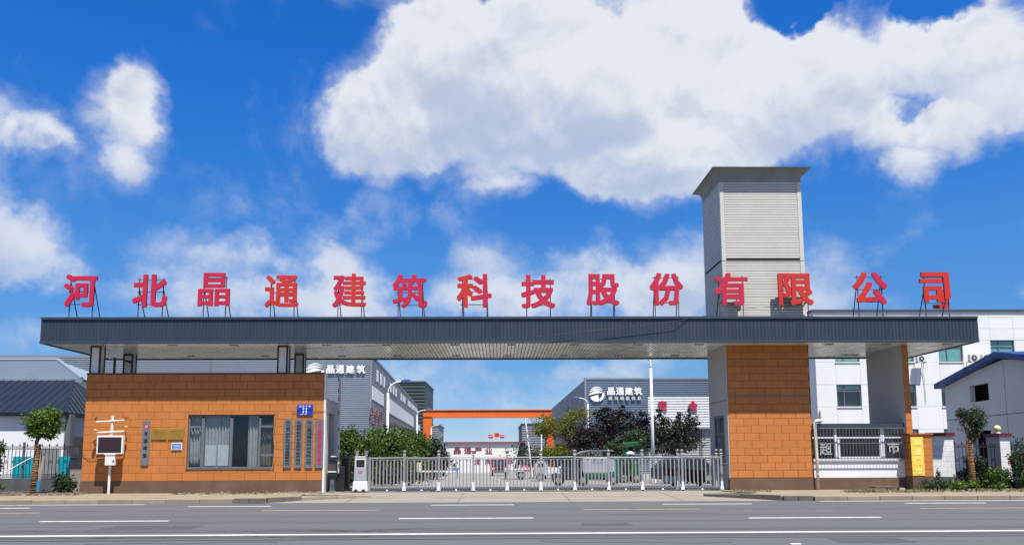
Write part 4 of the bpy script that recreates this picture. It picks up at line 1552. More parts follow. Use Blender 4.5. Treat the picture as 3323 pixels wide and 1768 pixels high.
MB().box(P(1196, 1530, YG).x, P(1203, 1530, YG).x, YG - .05, YG + .05, GZ + .02, GH + .1).build('end_stile', ALU, gate)

# ------------------------------------------------------------------ access terminal and barrier


def z4(x, y):
    return 1040 + x * .2408, 1280 + y * .2408


def zbox(mb_, x0, y0, x1, y1, zz, Y, d):
    a, b = zz(x0, y0), zz(x1, y1)
    r = rect(a[0], a[1], b[0], b[1], Y)
    mb_.box(r[0], r[1], Y, Y + d, r[2], r[3])
    return r


YT = 32.35
r = rect(*z4(95, 890), *z4(215, 1300), YT)
ter = thing('access_terminal', ((r[0] + r[1]) / 2, YT, .128), 'black access control terminal on a slim post by the gatehouse corner', 'terminal')
m = MB(); zbox(m, 125, 1105, 185, 1302, z4, YT, .14); m.build('post', DGREY, ter, bevel=.01)
m = MB(); zbox(m, 112, 1294, 192, 1308, z4, YT - .03, .2); m.build('base_plate', ALU, ter)
m = MB(); zbox(m, 95, 890, 217, 1104, z4, YT - .05, .22); m.build('housing', BLACK, ter, bevel=.02)
m = MB(); zbox(m, 106, 908, 208, 1022, z4, YT - .058, .007); m.build('screen', M('terminal_screen', (.06, .055, .055), .15, .2, 9, spec=.7), ter)
m = MB(); zbox(m, 100, 1030, 212, 1044, z4, YT - .07, .019); m.build('light_strip', INKW, ter)
m = MB(); zbox(m, 120, 836, 222, 884, z4, YT - .12, .3); cm = m.build('camera_housing', BLACK, ter, bevel=.03)
m = MB(); zbox(m, 140, 822, 200, 835, z4, YT - .10, .25); m.build('camera_hood', ALUW, cm)
m = MB()
for k in range(3):
    c = P(*z4(155, 1155 + k * 17), YT - .004)
    m.prism_y([(c.x - .05, c.z - .03), (c.x, c.z + .01), (c.x + .05, c.z - .03), (c.x + .05, c.z - .05), (c.x, c.z - .01), (c.x - .05, c.z - .05)][::-1], YT - .006, YT - .002)
m.build('arrow_mark', ALU, ter)

YBR = 32.95
r = rect(*z4(188, 960), *z4(320, 1296), YBR)
bar = thing('barrier_gate', ((r[0] + r[1]) / 2, YBR, .128), 'black vehicle barrier cabinet with its pale boom raised upright', 'barrier')
m = MB(); zbox(m, 188, 965, 318, 1298, z4, YBR, .4); m.build('cabinet', BLACK, bar, bevel=.02)
m = MB(); zbox(m, 234, -240, 263, 1055, z4, YBR - .06, .05); bm = m.build('boom', M('boom_grey', (.50, .52, .56), .4, .08), bar)
for y in (-200, -60, 60, 245, 470, 710, 960):
    m = MB(); zbox(m, 238, y - 28, 250, y + 26, z4, YBR - .066, .005); m.build('reflector', INKR if y < 100 else DGREY, bm)
r = rect(*z4(275, 830), *z4(385, 1296), 33.3)
kio = thing('ticket_kiosk', ((r[0] + r[1]) / 2, 33.3, .128), 'black kiosk with a hooded top behind the barrier cabinet', 'kiosk')
m = MB(); zbox(m, 282, 862, 376, 1298, z4, 33.3, .4); m.build('cabinet', BLACK, kio, bevel=.02)
m = MB()
m.prism_x([(33.1, 0), (33.85, 0), (33.85, .05), (33.1, .13)], r[0] - .02, r[1] + .06)
m.v = [(x, y, z + P(*z4(330, 862), 33.3).z + .002) for x, y, z in m.v]
m.build('hood', DGREY, kio)

# ------------------------------------------------------------------ air quality monitor post
YM = 31.72
c0 = P(359, 1470, YM)
mon = thing('monitor_post', (c0.x, YM, PZ), 'white monitoring post with dark LED screen and sensors before the orange wall', 'monitor')
m = MB().tube([(c0.x, YM, PZ - .02), (c0.x, YM, P(359, 1348, YM).z)], .047, 12)
m.build('pole', ENAMEL, mon, smooth=False)
m = MB(); r = zbox(m, 826, 770, 1050, 930, zz1, YM - .20, .15); m.build('screen_case', ENAMEL, mon, bevel=.012)
m = MB(); zbox(m, 838, 785, 1038, 918, zz1, YM - .204, .006); sc_ = m.build('led_panel', SCREEN, mon)
m = MB()
for k in range(5):
    z = r[3] - .14 - k * .085
    for q in range(2 + k % 2):
        x = r[0] + .28 + q * .17 + .05 * (k % 3)
        m.box(x, x + .12, YM - .208, YM - .205, z, z + .012)
m.build('led_text', M('led_red', (.16, .01, .03), .5, .2), sc_)
m = MB(); zbox(m, 897, 932, 980, 1026, zz1, YM - .19, .16); bx_ = m.build('control_box', ENAMEL, mon, bevel=.01)
m = MB(); zbox(m, 893, 928, 984, 936, zz1, YM - .21, .19); m.build('box_lid', ENAMEL, bx_)
m = MB(); zbox(m, 962, 980, 974, 1002, zz1, YM - .196, .005); m.build('lock', DGREY, bx_)
arms = (((822, 655), (1062, 640)), ((835, 746), (1062, 734)))
for a, b in arms:
    MB().tube([P(*zz1(*a), YM - .05), P(*zz1(*b), YM - .05)], .028, 8).build('arm', ENAMEL, mon)
RUST = M('sensor_brown', (.12, .035, .03), .5, .2)
p = P(*zz1(820, 650), YM - .05)
m = MB().tube([p, p + Vector((0, 0, .09))], .02, 6)
m.prism_y([(p.x - .05, p.z + .07), (p.x + .02, p.z + .10), (p.x + .07, p.z + .17), (p.x + .02, p.z + .16), (p.x - .06, p.z + .10)][::-1], p.y - .01, p.y + .01)
m.build('wind_vane', RUST, mon)
p = P(*zz1(1078, 640), YM - .05)
m = MB().tube([p, p + Vector((0, 0, .10))], .012, 6)
for k in range(3):
    t_ = k * 2.09 + .3
    q = p + Vector((.065 * math.cos(t_), .065 * math.sin(t_), .10))
    m.tube([p + Vector((0, 0, .10)), q], .006, 4)
    m.lathe(tuple(q), [(.012, -.025), (.03, -.01), (.034, .015), (.03, .02)], 8)
m.build('cup_anemometer', RUST, mon)
YSENS = M('sensor_cream', (.62, .46, .20), .5, .1)
for (x, y) in ((816, 730), (1078, 700)):
    p = P(*zz1(x, y), YM - .05)
    MB().lathe(tuple(p), [(.03, -.05), (.06, -.02), (.075, 0), (.075, .05), (.03, .06)], 12).build('dust_sensor', YSENS, mon)
p = P(*zz1(1072, 770), YM - .05)
MB().tube([p + Vector((0, 0, .14)), p + Vector((.02, 0, .05)), p + Vector((-.03, 0, -.05))], .022, 7).build('sensor_bracket', RUST, mon)

# ================================================================== LEFT OF THE GATEHOUSE
YF = 33.25


def iron_fence(name, label, x0, x1, Y, zb, zt, post_x=()):
    """wrought iron fence: spear-topped bars, scroll band and rails"""
    t = thing(name, ((x0 + x1) / 2, Y, zb), label, 'fence')
    zr = zt - .14
    h = zr - zb
    thin = MB().box(-.009, .009, -.009, .009, zb + .02, zr - .02).mesh('bar', IRON)
    sp_ = MB().box(-.010, .010, -.010, .010, zb + .02, zr + .02)
    sp_.prism_y([(-.026, zr + .03), (0, zr + .02), (.026, zr + .03), (.012, zr + .08), (0, zr + .165), (-.012, zr + .08)], -.006, .006)
    sp_.prism_y([(-.055, zr + .075), (-.045, zr + .045), (-.012, zr + .035), (-.012, zr + .05)], -.005, .005)
    sp_.prism_y([(.055, zr + .075), (.012, zr + .05), (.012, zr + .035), (.045, zr + .045)], -.005, .005)
    spear = sp_.mesh('spear_bar', IRON)
    ring = MB()
    R_, k = .038, 10
    for i in range(k):
        a0, a1 = 2 * math.pi * i / k, 2 * math.pi * (i + 1) / k
        ring.prism_y([(R_ * math.cos(a0), R_ * math.sin(a0)), (R_ * math.cos(a1), R_ * math.sin(a1)), ((R_ - .014) * math.cos(a1), (R_ - .014) * math.sin(a1)), ((R_ - .014) * math.cos(a0), (R_ - .014) * math.sin(a0))][::-1], -.006, .006)
    rg = ring.mesh('scroll_ring', IRON)
    n = int((x1 - x0) / .15)
    for i in range(n + 1):
        x = x0 + .05 + i * .15
        if x > x1 - .02:
            break
        inst('spear_bar' if i % 2 == 0 else 'bar', spear if i % 2 == 0 else thin, t, (x, Y, 0))
        if x + .08 < x1:
            inst('scroll_ring', rg, t, (x + .075, Y, zr - .055))
            if i % 2 == 0:
                inst('scroll_ring', rg, t, (x + .075, Y, zb + h * .52), None, (1.3, 1, 2.0))
            inst('scroll_ring', rg, t, (x + .075, Y, zb + .10))
    for z in (zr, zr - .11, zb + .16, zb + .04):
        MB().box(x0, x1, Y - .013, Y + .013, z - .009, z + .009).build('rail', IRON, t)
    for x in post_x:
        MB().prism_z([(x - .035, Y - .035), (x + .035, Y - .035), (x + .035, Y + .035), (x - .035, Y + .035)], zb - .1, zr + .18).build('fence_post', DGREY, t)
    return t


zlw = P(120, 1551, YF).z
MB_ = MB().box(-24, P(229, 1560, YF).x, YF - .12, YF + .12, PZ - .1, zlw)
tag(MB_.build('low_wall', DWALL), 'dark low wall under the iron fence left of the gatehouse', 'wall')
iron_fence('iron_fence', 'black wrought iron fence with spear tops left of the gatehouse', P(-160, 1500, YF).x, P(228, 1500, YF).x, YF, zlw, P(120, 1437, YF).z, (P(75, 1500, YF).x,))
m = MB()
r = rect(229, 1414, 268, 1550, 33.0)
m.prism_y([(r[0], PZ - .1), (r[1] + .1, PZ - .1), (r[1] + .1, r[3] - .05), (r[0] + .3, r[3] - .02), (r[0] + .22, r[3] - .06), (r[0] + .05, r[3]), (r[0] + .01, r[3] - .2), (r[0] + .05, r[3] - .5), (r[0], r[3] - .55)][::-1], 33.0, 33.45)
cp = tag(m.build('broken_post', CONCP, bevel=.02), 'crumbling concrete gate post left of the gatehouse', 'post')
MB().box(r[0] + .12, r[0] + .34, 32.985, 33.0, r[2] + .95, r[2] + 1.22).build('patch', M('pale_mortar', (.38, .35, .31), .9, .2, 4), cp)
MB().box(r[0] + .0, r[0] + .3, 32.975, 33.0, r[2] + .75, r[2] + .80).build('dark_crack', DWALL, cp)
m = MB()
m.tube([P(20, 1530, YF - .1), P(52, 1512, YF - .1), P(90, 1490, YF - .1), P(108, 1483, YF - .1)], .02, 5)
tag(m.build('plastic_strip', INKW), 'white plastic strip caught in the iron fence', 'strip')
for i, (x, y) in enumerate(((222, 1463), (218, 1517))):
    m = MB()
    c = P(x, y, YF - .15)
    for k in range(7):
        a0 = k * .9
        m.poly([c, c + Vector((.07 * math.cos(a0), -.02, .07 * math.sin(a0))), c + Vector((.075 * math.cos(a0 + .5), .02, .075 * math.sin(a0 + .5)))])
    tag(m.build('pink_ribbon', PINKF), 'pink ribbon knot tied %s on the iron fence' % ('high' if i == 0 else 'low'), 'ribbon')

# navy roofed building
YA = 35.95
ax1 = P(207, 1440, YA).x
ze = P(100, 1343, YA - .24).z
nb = thing('navy_roof_building', (ax1 - 5, YA, .1), 'white walled building with navy sheet metal hip roof at far left', 'building')
MB().box(ax1 - 14, ax1, YA, YA + .2, 0, ze).build('front_wall', WHITE, nb)
MB().box(ax1 - .25, ax1 - .01, YA + .21, 41.5, 0, ze).build('side_wall', GREYW, nb)
MB().box(ax1 + .005, ax1 + .26, YA - .02, YA + .35, 0, ze).build('corner_column', M('dark_column', (.11, .12, .14), .7, .1), nb)
exc = P(186, 1342, YA - .24).x + .35
yr_, zr_ = 38.7, P(246, 1234, 38.7).z
xr_ = P(240, 1234, 38.7).x
m = MB()
A0, A1, A2, A3 = (ax1 - 16, YA - .24, ze + .06), (exc, YA - .24, ze + .06), (xr_, yr_, zr_), (ax1 - 16, yr_, zr_)
m.poly([A0, A1, A2, A3])
m.poly([A1, (exc, yr_ * 2 - YA + .5, ze + .06), A2])
m.poly([(ax1 - 16, yr_ * 2 - YA + .5, ze + .06), A3, A2, (exc, yr_ * 2 - YA + .5, ze + .06)])
m.poly([(x, y, z - .05) for x, y, z in (A0, A3, A2, A1)])
roof = m.build('roof', NAVY, nb)
m = MB().box(ax1 - 16, exc + .02, YA - .246, YA - .20, ze - .08, ze + .075)
m.box(exc - .05, exc + .05, YA - .195, yr_ * 2 - YA + .5, ze - .075, ze + .07)
m.build('gutter', NAVY, roof)
MB().box(ax1 - 14, exc - .06, YA - .19, YA - .001, ze - .04, ze - .001).build('eave_board', DGREY, nb)
i = 0
x = exc - .3
while x > ax1 - 7:
    t_ = 1.0
    xt = x
    if x > xr_:
        t_ = (exc - x) / (exc - xr_)
    p0 = Vector((x, YA - .24, ze + .075))
    p1 = Vector((x, YA - .24 + (yr_ - YA + .24) * t_, ze + .075 + (zr_ - ze - .06) * t_))
    MB().tube([p0, p1], .028, 4).build('roof_seam', NAVY, roof)
    x -= .36
for k in range(1, 9):
    yy = YA - .24 + (yr_ * 2 - YA * 2 + 1) * k / 17
    t_ = (yy - YA + .24) / (yr_ - YA + .24)
    if t_ > .98:
        break
    MB().tube([(exc, yy, ze + .075), (exc + (xr_ - exc) * t_, yy, ze + .075 + (zr_ - ze - .06) * t_)], .028, 4).build('roof_seam', NAVY, roof)
MB().tube([A1, A2], .05, 5).build('hip_cap', NAVY, roof)
for (a, b) in ((105, 292), (500, 596)):
    r = rect(*zz1(a, 950), *zz1(b, 1150), YA - .03)
    MB().box(r[0], r[1], YA - .03, YA - .002, .1, r[3]).build('teal_dado', TEAL, nb)
r = rect(*zz1(340, 882), *zz1(500, 1150), YA - .03)
MB().box(r[0], r[1], YA - .04, YA - .003, .1, r[3]).build('door', M('grey_door', (.22, .23, .24), .6, .2, 2), nb)

# pale tiled hip roof behind it
YH = 44.0
hx = P(266, 1228, YH).x
hz = P(150, 1230, YH).z
hy2, hz2 = 47.5, P(150, 1170, 47.5).z
hx2 = P(188, 1169, 47.5).x
pb = thing('pale_roof_building', (hx - 5, YH, 0), 'building with pale grey tiled hip roof behind the navy roof', 'building')
MB().box(hx - 18, hx - .4, YH + .4, 50, -.2, hz - .02).build('wall', WHITE, pb)
m = MB()
m.poly([(hx - 18, YH, hz), (hx, YH, hz), (hx2, hy2, hz2), (hx - 18, hy2, hz2)])
m.poly([(hx, YH, hz), (hx, 51, hz), (hx2, hy2, hz2)])
m.poly([(hx - 18, hy2, hz2), (hx2, hy2, hz2), (hx, 51, hz), (hx - 18, 51, hz)])
rf = m.build('roof', LROOF, pb)
n = 16
for k in range(n):
    t0 = k / n
    p0 = Vector((0, YH, hz)).lerp(Vector((0, hy2, hz2)), t0)
    xe = hx + (hx2 - hx) * t0
    MB().prism_x([(p0.y - .02, p0.z + .0), (p0.y - .02, p0.z + .05), (p0.y + .25, p0.z + .09), (p0.y + .25, p0.z + .05)], hx - 10, xe - .1).build('tile_course', LROOF, rf)
MB().tube([(hx, YH, hz + .04), (hx2, hy2, hz2 + .06)], .10, 6).build('hip_cap', LROOF, rf)
MB().tube([(hx2, hy2, hz2 + .06), (hx - 18, hy2, hz2 + .06)], .10, 6).build('ridge_cap', LROOF, rf)
MB().box(hx - 18, hx + .05, YH - .08, YH + .02, hz - .18, hz - .01).build('gutter', LROOF, rf)

# ================================================================== FACTORIES


def corr(A, B, z0, z1, period, depth, side=1, hi=.46):
    """horizontally ribbed sheet wall along A->B (2-D), ribs stand towards the camera side"""
    A, B = Vector((A[0], A[1])), Vector((B[0], B[1]))
    d = (B - A).normalized()
    nr = Vector((d.y, -d.x)) * side
    prof = []
    n = int(round((z1 - z0) / period))
    h = (z1 - z0) / n
    for i in range(n):
        z = z0 + i * h
        prof += [(z, 0), (z + h * .22, 0), (z + h * .38, depth), (z + h * (.38 + hi), depth)]
    prof.append((z1, 0))
    m_ = MB()
    for z, o in prof:
        for q in (A, B):
            m_.v.append((q.x + nr.x * o, q.y + nr.y * o, z))
    for i in range(len(prof) - 1):
        m_.f.append((2 * i, 2 * i + 1, 2 * i + 3, 2 * i + 2))
    return m_


def on_wall(C, d, px, py):
    """distance along a wall and height of the point seen at a picture position"""
    r_ = ray(px, py)
    # EYE + r*t = C + d*s in plan
    det = r_.x * (-d.y) + d.x * r_.y
    bx, by = C[0] - EYE.x, C[1] - EYE.y
    t_ = (bx * (-d.y) + d.x * by) / det
    s_ = (r_.x * by - r_.y * bx) / det
    return s_, EYE.z + r_.z * t_


def wall_box(m_, C, d, nr, s0, s1, z0, z1, o0, o1):
    n = len(m_.v)
    for z in (z0, z1):
        for o in (o0, o1):
            for s_ in (s0, s1):
                m_.v.append((C[0] + d.x * s_ + nr.x * o, C[1] + d.y * s_ + nr.y * o, z))
    for q in ((0, 2, 3, 1), (4, 5, 7, 6), (0, 1, 5, 4), (2, 6, 7, 3), (0, 4, 6, 2), (1, 3, 7, 5)):
        m_.f.append(tuple(n + i for i in q))


def logo(parent, cx, cz, R, Y, mat):
    """round swoosh emblem: three blades above, a disc sector and a crescent below"""
    def arc(c, r, a0, a1, k=10):
        return [(c[0] + r * math.cos(a0 + (a1 - a0) * i / k), c[1] + r * math.sin(a0 + (a1 - a0) * i / k)) for i in range(k + 1)]
    D = math.radians
    for i, (a0, dz, th) in enumerate(((150, .0, .26), (128, .0, .20), (108, .0, .14))):
        m_ = MB()
        s0 = (cx + R * math.cos(D(a0 + 28)), cz + R * math.sin(D(a0 + 28)))
        top = []
        e0 = (cx + R * .98 * math.cos(D(30 - i * 0 + i * 6)), cz + R * .98 * math.sin(D(12 + i * 16)))
        for k in range(9):
            t_ = k / 8
            x = s0[0] + (e0[0] - s0[0]) * t_
            z = s0[1] + (e0[1] - s0[1]) * t_ + math.sin(t_ * math.pi) * R * .30
            top.append((x, z))
        bot = []
        for k in range(9):
            t_ = 1 - k / 8
            x = s0[0] + (e0[0] - s0[0]) * t_
            z = s0[1] + (e0[1] - s0[1]) * t_ + math.sin(t_ * math.pi) * R * (.30 - th) - (1 - t_) * R * th * .7
            bot.append((x, z))
        m_.prism_y((top + bot)[::-1], Y + i * .004, Y + .12)
        m_.build('emblem_blade', mat, parent)
    m_ = MB()
    m_.prism_y(([(cx + R * .18, cz - R * .06)] + arc((cx, cz), R * .98, D(205), D(285), 8))[::-1], Y + .015, Y + .12)
    m_.build('emblem_sector', mat, parent)
    m_ = MB()
    m_.prism_y((arc((cx, cz), R, D(292), D(372), 10) + arc((cx - R * .10, cz + R * .05), R * .80, D(368), D(296), 10))[::-1], Y + .017, Y + .12)
    m_.build('emblem_crescent', mat, parent)


# left factory --------------------------------------------------------
YFL = 84.0
fc = P(1199, 1400, YFL)
FLX = fc.x
FLZ = P(150, 1157, YFL).z
fl = thing('left_factory', (FLX - 20, YFL, -.8), 'long silver corrugated factory with white company lettering behind the gatehouse', 'factory')
zb = ground_z(YFL)
MB().prism_z([(FLX - 75, YFL + .3), (FLX - .3, YFL + .3), (FLX - .3 - 90 * 123 / FPX, YFL + 90), (FLX - 75, YFL + 90)], zb, FLZ - .3).build('building_core', SIDEGREY, fl)
nseg = 9
for i in range(nseg):
    x0 = FLX - 75 + 75 * i / nseg
    x1 = FLX - 75 + 75 * (i + 1) / nseg
    corr((x0 + .02, YFL), (x1 - .02, YFL), zb, FLZ, .205, .12).build('wall_sheet', SILVER, fl)
MB().box(FLX - 75, FLX + .1, YFL - .1, YFL + .5, FLZ + .002, FLZ + .18).build('roof_trim', SIDEGREY, fl)
MB().box(FLX - .06, FLX + .14, YFL - .12, YFL + .1, zb, FLZ).build('corner_trim', SIDEGREY, fl)
dl = Vector((-123 / FPX, 1.0)).normalized()
nl = Vector((dl.y, -dl.x))
CL = (FLX + .02, YFL + .12)
SL = 90
for s0 in range(0, SL, 15):
    A = (CL[0] + dl.x * s0, CL[1] + dl.y * s0)
    B = (CL[0] + dl.x * (s0 + 14.95), CL[1] + dl.y * (s0 + 14.95))
    corr(A, B, zb, FLZ, .32, .07).build('side_sheet', SIDEGREY, fl)
m = MB(); wall_box(m, CL, dl, nl, 0, SL, FLZ + .003, FLZ + .2, -.4, .12); m.build('side_trim', SIDEGREY, fl)


def side_panel(name, px0, py0, px1, py1, mat, o=.14, th=.06):
    s0, z1_ = on_wall(CL, dl, px0, py0)
    s1, _ = on_wall(CL, dl, px1, py0)
    _, z0_ = on_wall(CL, dl, px0, py1)
    m_ = MB()
    wall_box(m_, CL, dl, nl, s0, s1, z0_, z1_, .075, .075 + th)
    return m_.build(name, mat, fl)


def z3(x, y):
    return 1100 + x * .3792, 1120 + y * .3793


WINW = M('white_window_panel', (.72, .74, .76), .5, .05)
for xs_ in ((318, 330), (349, 362), (378, 388), (434, 444), (457, 468), (480, 490), (524, 532), (541, 549), (556, 564), (587, 593), (598, 604), (610, 616), (623, 628), (634, 639), (646, 650), (658, 662), (668, 671)):
    yt = 205 + (xs_[0] - 318) * 0.96 + 5
    a, b = z3(xs_[0], yt), z3(xs_[1], yt)
    yb = yt + 100 * (1 - (xs_[0] - 318) / 520)
    side_panel('slit_window', a[0], a[1], b[0], z3(0, yb)[1], WINW)
a, b = z3(278, 345), z3(378, 480)
side_panel('white_louvre', a[0], a[1], b[0], z3(0, 462)[1], WINW)
a, b = z3(426, 455), z3(636, 600)
side_panel('white_band', a[0], a[1], b[0], z3(0, 580)[1], WINW)
a, b = z3(660, 665), z3(695, 690)
side_panel('white_band', a[0], a[1], b[0], z3(0, 715)[1], WINW)
s0, z0_ = on_wall(CL, dl, *z3(378, 660))
s1, _ = on_wall(CL, dl, *z3(505, 660))
m = MB(); wall_box(m, CL, dl, nl, s0, s0 + 9, z0_ - .3, z0_, .08, 1.6); m.build('door_canopy', DGREY, fl)
m = MB(); wall_box(m, CL, dl, nl, s0 + .3, s0 + 7.5, zb, z0_ - .302, .075, .12); m.build('door_opening', GAP, fl)
for k, (ch, za, zb_) in enumerate(zip('安全生产', (262, 298, 328, 352), (281, 316, 344, 368))):
    s0, z1_ = on_wall(CL, dl, *z3(za, 520 + k * 14))
    s1, _ = on_wall(CL, dl, *z3(zb_, 520))
    m = MB(); glyph(m, ch, 0, s1 - s0, z1_ - 1.8, z1_, 0, .05, .02, 5)
    m.v = [(CL[0] + dl.x * (s0 + x) + nl.x * (.13 - y), CL[1] + dl.y * (s0 + x) + nl.y * (.13 - y), z) for x, y, z in m.v]
    m.build('red_character', M('faded_red_ink', (.22, .07, .09), .7, .2), fl)
ls = thing('factory_sign', (P(1090, 1200, YFL).x, YFL - .3, P(1090, 1212, YFL).z), 'white emblem and four white characters on the left factory', 'sign')
c = P(1021, 1207, YFL - .3)
logo(ls, c.x, c.z, 30 * YFL / FPX, YFL - .3, INKW)
for ch, cc in zip('晶通建筑', (1072, 1103, 1136, 1171)):
    m = MB(); line_text(m, ch, (cc,), 28, 1184, 1211, YFL - .3, .16, .028, 9); m.build('character', INKW, ls)

# right factory --------------------------------------------------------
YFR = 96.0
FRX = P(1901, 1400, YFR).x
FRZ = P(2000, 1231, YFR).z
FRX1 = FRX + 30
zb = ground_z(YFR)
frr = thing('right_factory', (FRX + 10, YFR, zb), 'blue and white corrugated factory behind the trees right of the yard', 'factory')
MB().box(FRX + .2, FRX1, YFR + .3, YFR + 62, zb, FRZ - .2).build('building_core', SIDEGREY, frr)
xm = P(2102, 1300, YFR).x
zw1, zw0 = P(2200, 1287, YFR).z, P(2200, 1388, YFR).z
corr((FRX, YFR), (xm, YFR), zb, FRZ, .26, .10).build('blue_sheet', SILVERD, frr)
corr((xm + .01, YFR), (FRX1, YFR), zw1, FRZ, .26, .10).build('blue_sheet', SILVERD, frr)
corr((xm + .01, YFR), (FRX1, YFR), zw0, zw1, .30, .10).build('white_sheet', M('white_corrugated', (.74, .76, .78), .45, .05, .3), frr)
corr((xm + .01, YFR), (FRX1, YFR), zb, zw0, .30, .10).build('grey_sheet', M('pale_grey_corrugated', (.46, .48, .50), .5, .05, .3), frr)
MB().box(xm - .1, FRX1, YFR - .5, YFR - .11, zw0 - .12, zw0 + .02).build('canopy_strip', SIDEGREY, frr)
MB().box(FRX - .08, FRX + .12, YFR - .14, YFR + .1, zb, FRZ).build('corner_trim', SIDEGREY, frr)
MB().box(FRX - .1, FRX1, YFR - .14, YFR + .4, FRZ + .002, FRZ + .2).build('roof_trim', SIDEGREY, frr)
for px in (2270, 2276):
    x = P(px, 1430, YFR).x
    MB().box(x - .05, x + .05, YFR - .16, YFR - .11, zb, zw0 - .2).build('door_jamb', DGREY, frr)
nseg = 8
for i in range(nseg):
    y0, y1 = YFR + .1 + 62 * i / nseg, YFR + .1 + 62 * (i + 1) / nseg
    hseg = (FRZ - zb) / 2
    for j in range(2):
        MB().box(FRX - .06, FRX + .05, y0 + .06, y1 - .06, zb + hseg * j + .04, zb + hseg * (j + 1) - .04).build('side_panel', SIDEGREY, frr)
rs = thing('factory_sign', (P(2000, 1280, YFR).x, YFR - .3, P(2000, 1300, YFR).z), 'white round emblem with two lines of characters on the right factory', 'sign')
c = P(1937, 1278, YFR - .3)
logo(rs, c.x, c.z, 25 * YFR / FPX, YFR - .3, INKW)
for ch, cc in zip('晶通建筑', (1983, 2012, 2041, 2071)):
    m = MB(); line_text(m, ch, (cc,), 26, 1256, 1281, YFR - .3, .16, .03, 9); m.build('character', INKW, rs)
for ch, cc in zip('模块墙板体系', (1981, 2000, 2018, 2037, 2056, 2075)):
    m = MB(); line_text(m, ch, (cc,), 13, 1285, 1298, YFR - .3, .1, .012, 5); m.build('character', M('grey_ink', (.55, .58, .62), .5, .05), rs)
ss = thing('safety_sign', (P(2200, 1318, YFR).x, YFR - .25, P(2200, 1334, YFR).z), 'two large red characters on the white factory wall', 'sign')
for ch, c0_, c1_ in (('安', 2136, 2165), ('全', 2234, 2264)):
    r = rect(c0_, 1299, c1_, 1334, YFR - .25)
    m = MB(); glyph(m, ch, r[0], r[1], r[2], r[3], YFR - .25, .1, .028, 9); m.build('character', INKR, ss)

# further buildings --------------------------------------------------------


def far_block(name, label, px0, px1, pxs, py, Y, depth, mat, period=.6, side=None):
    a, b = P(px0, 1400, Y).x, P(px1, 1400, Y).x
    zt = P((px0 + px1) / 2, py, Y).z
    t_ = thing(name, ((a + b) / 2, Y, ground_z(Y)), label, 'building')
    MB().box(a, b, Y + .2, Y + depth, ground_z(Y), zt).build('building_core', side or mat, t_)
    corr((a, Y), (b, Y), ground_z(Y), zt, period, .12).build('wall_sheet', mat, t_)
    MB().box(a - .2, b + .2, Y - .2, Y + depth, zt + .01, zt + .35).build('roof_trim', DGREY, t_)
    return t_


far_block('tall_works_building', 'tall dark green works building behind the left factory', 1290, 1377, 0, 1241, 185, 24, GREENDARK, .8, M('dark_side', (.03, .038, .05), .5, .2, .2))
far_block('grey_works_building', 'small grey works building behind the crane leg', 1401, 1424, 0, 1383, 185, 16, SIDEGREY, .5)
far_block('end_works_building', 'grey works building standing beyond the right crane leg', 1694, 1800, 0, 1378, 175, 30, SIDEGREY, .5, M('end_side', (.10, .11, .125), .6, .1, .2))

# white hall across the yard
YHL = 108.0
zb = ground_z(YHL)
r = rect(1444, 1433, 1690, 1530, YHL)
hall = thing('white_hall', ((r[0] + r[1]) / 2, YHL, zb), 'low white hall with red edge and maroon characters across the yard', 'building')
MB().box(r[0] - .2, r[1] + .6, YHL + .5, YHL + 14, zb, r[3] - .1).build('building_core', DGREY, hall)
m = MB()
xb_ = P(1672, 1520, YHL).x
m.prism_y([(r[0], zb), (xb_ - .3, zb), (P(1688, 1440, YHL).x, r[3] - .17), (r[0], r[3] - .17)][::-1], YHL, YHL + .3)
m.build('front_panel', WPANEL, hall)
MB().box(r[0] - .3, r[1] + .6, YHL - .25, YHL + .6, r[3] - .16, r[3]).build('red_edge', M('dull_red_edge', (.26, .03, .06), .6, .1), hall)
for px in (1493, 1577, 1662):
    x = P(px, 1430, YHL).x
    MB().tube([(x, YHL + .2, r[3]), (x, YHL + .2, r[3] + .35)], .03, 5).build('roof_rod', LAMPW, hall)
for ch, cc in zip('晶通产业', (1484, 1518, 1552, 1586)):
    m = MB(); line_text(m, ch, (cc,), 23, 1450, 1471, YHL - .05, .06, .018, 9); m.build('character', INKM, hall)
for ch, cc in zip('走向世界', (1550, 1585, 1620, 1655)):
    m = MB(); line_text(m, ch, (cc,), 20, 1486, 1505, YHL - .05, .06, .018, 9); m.build('character', INKM, hall)

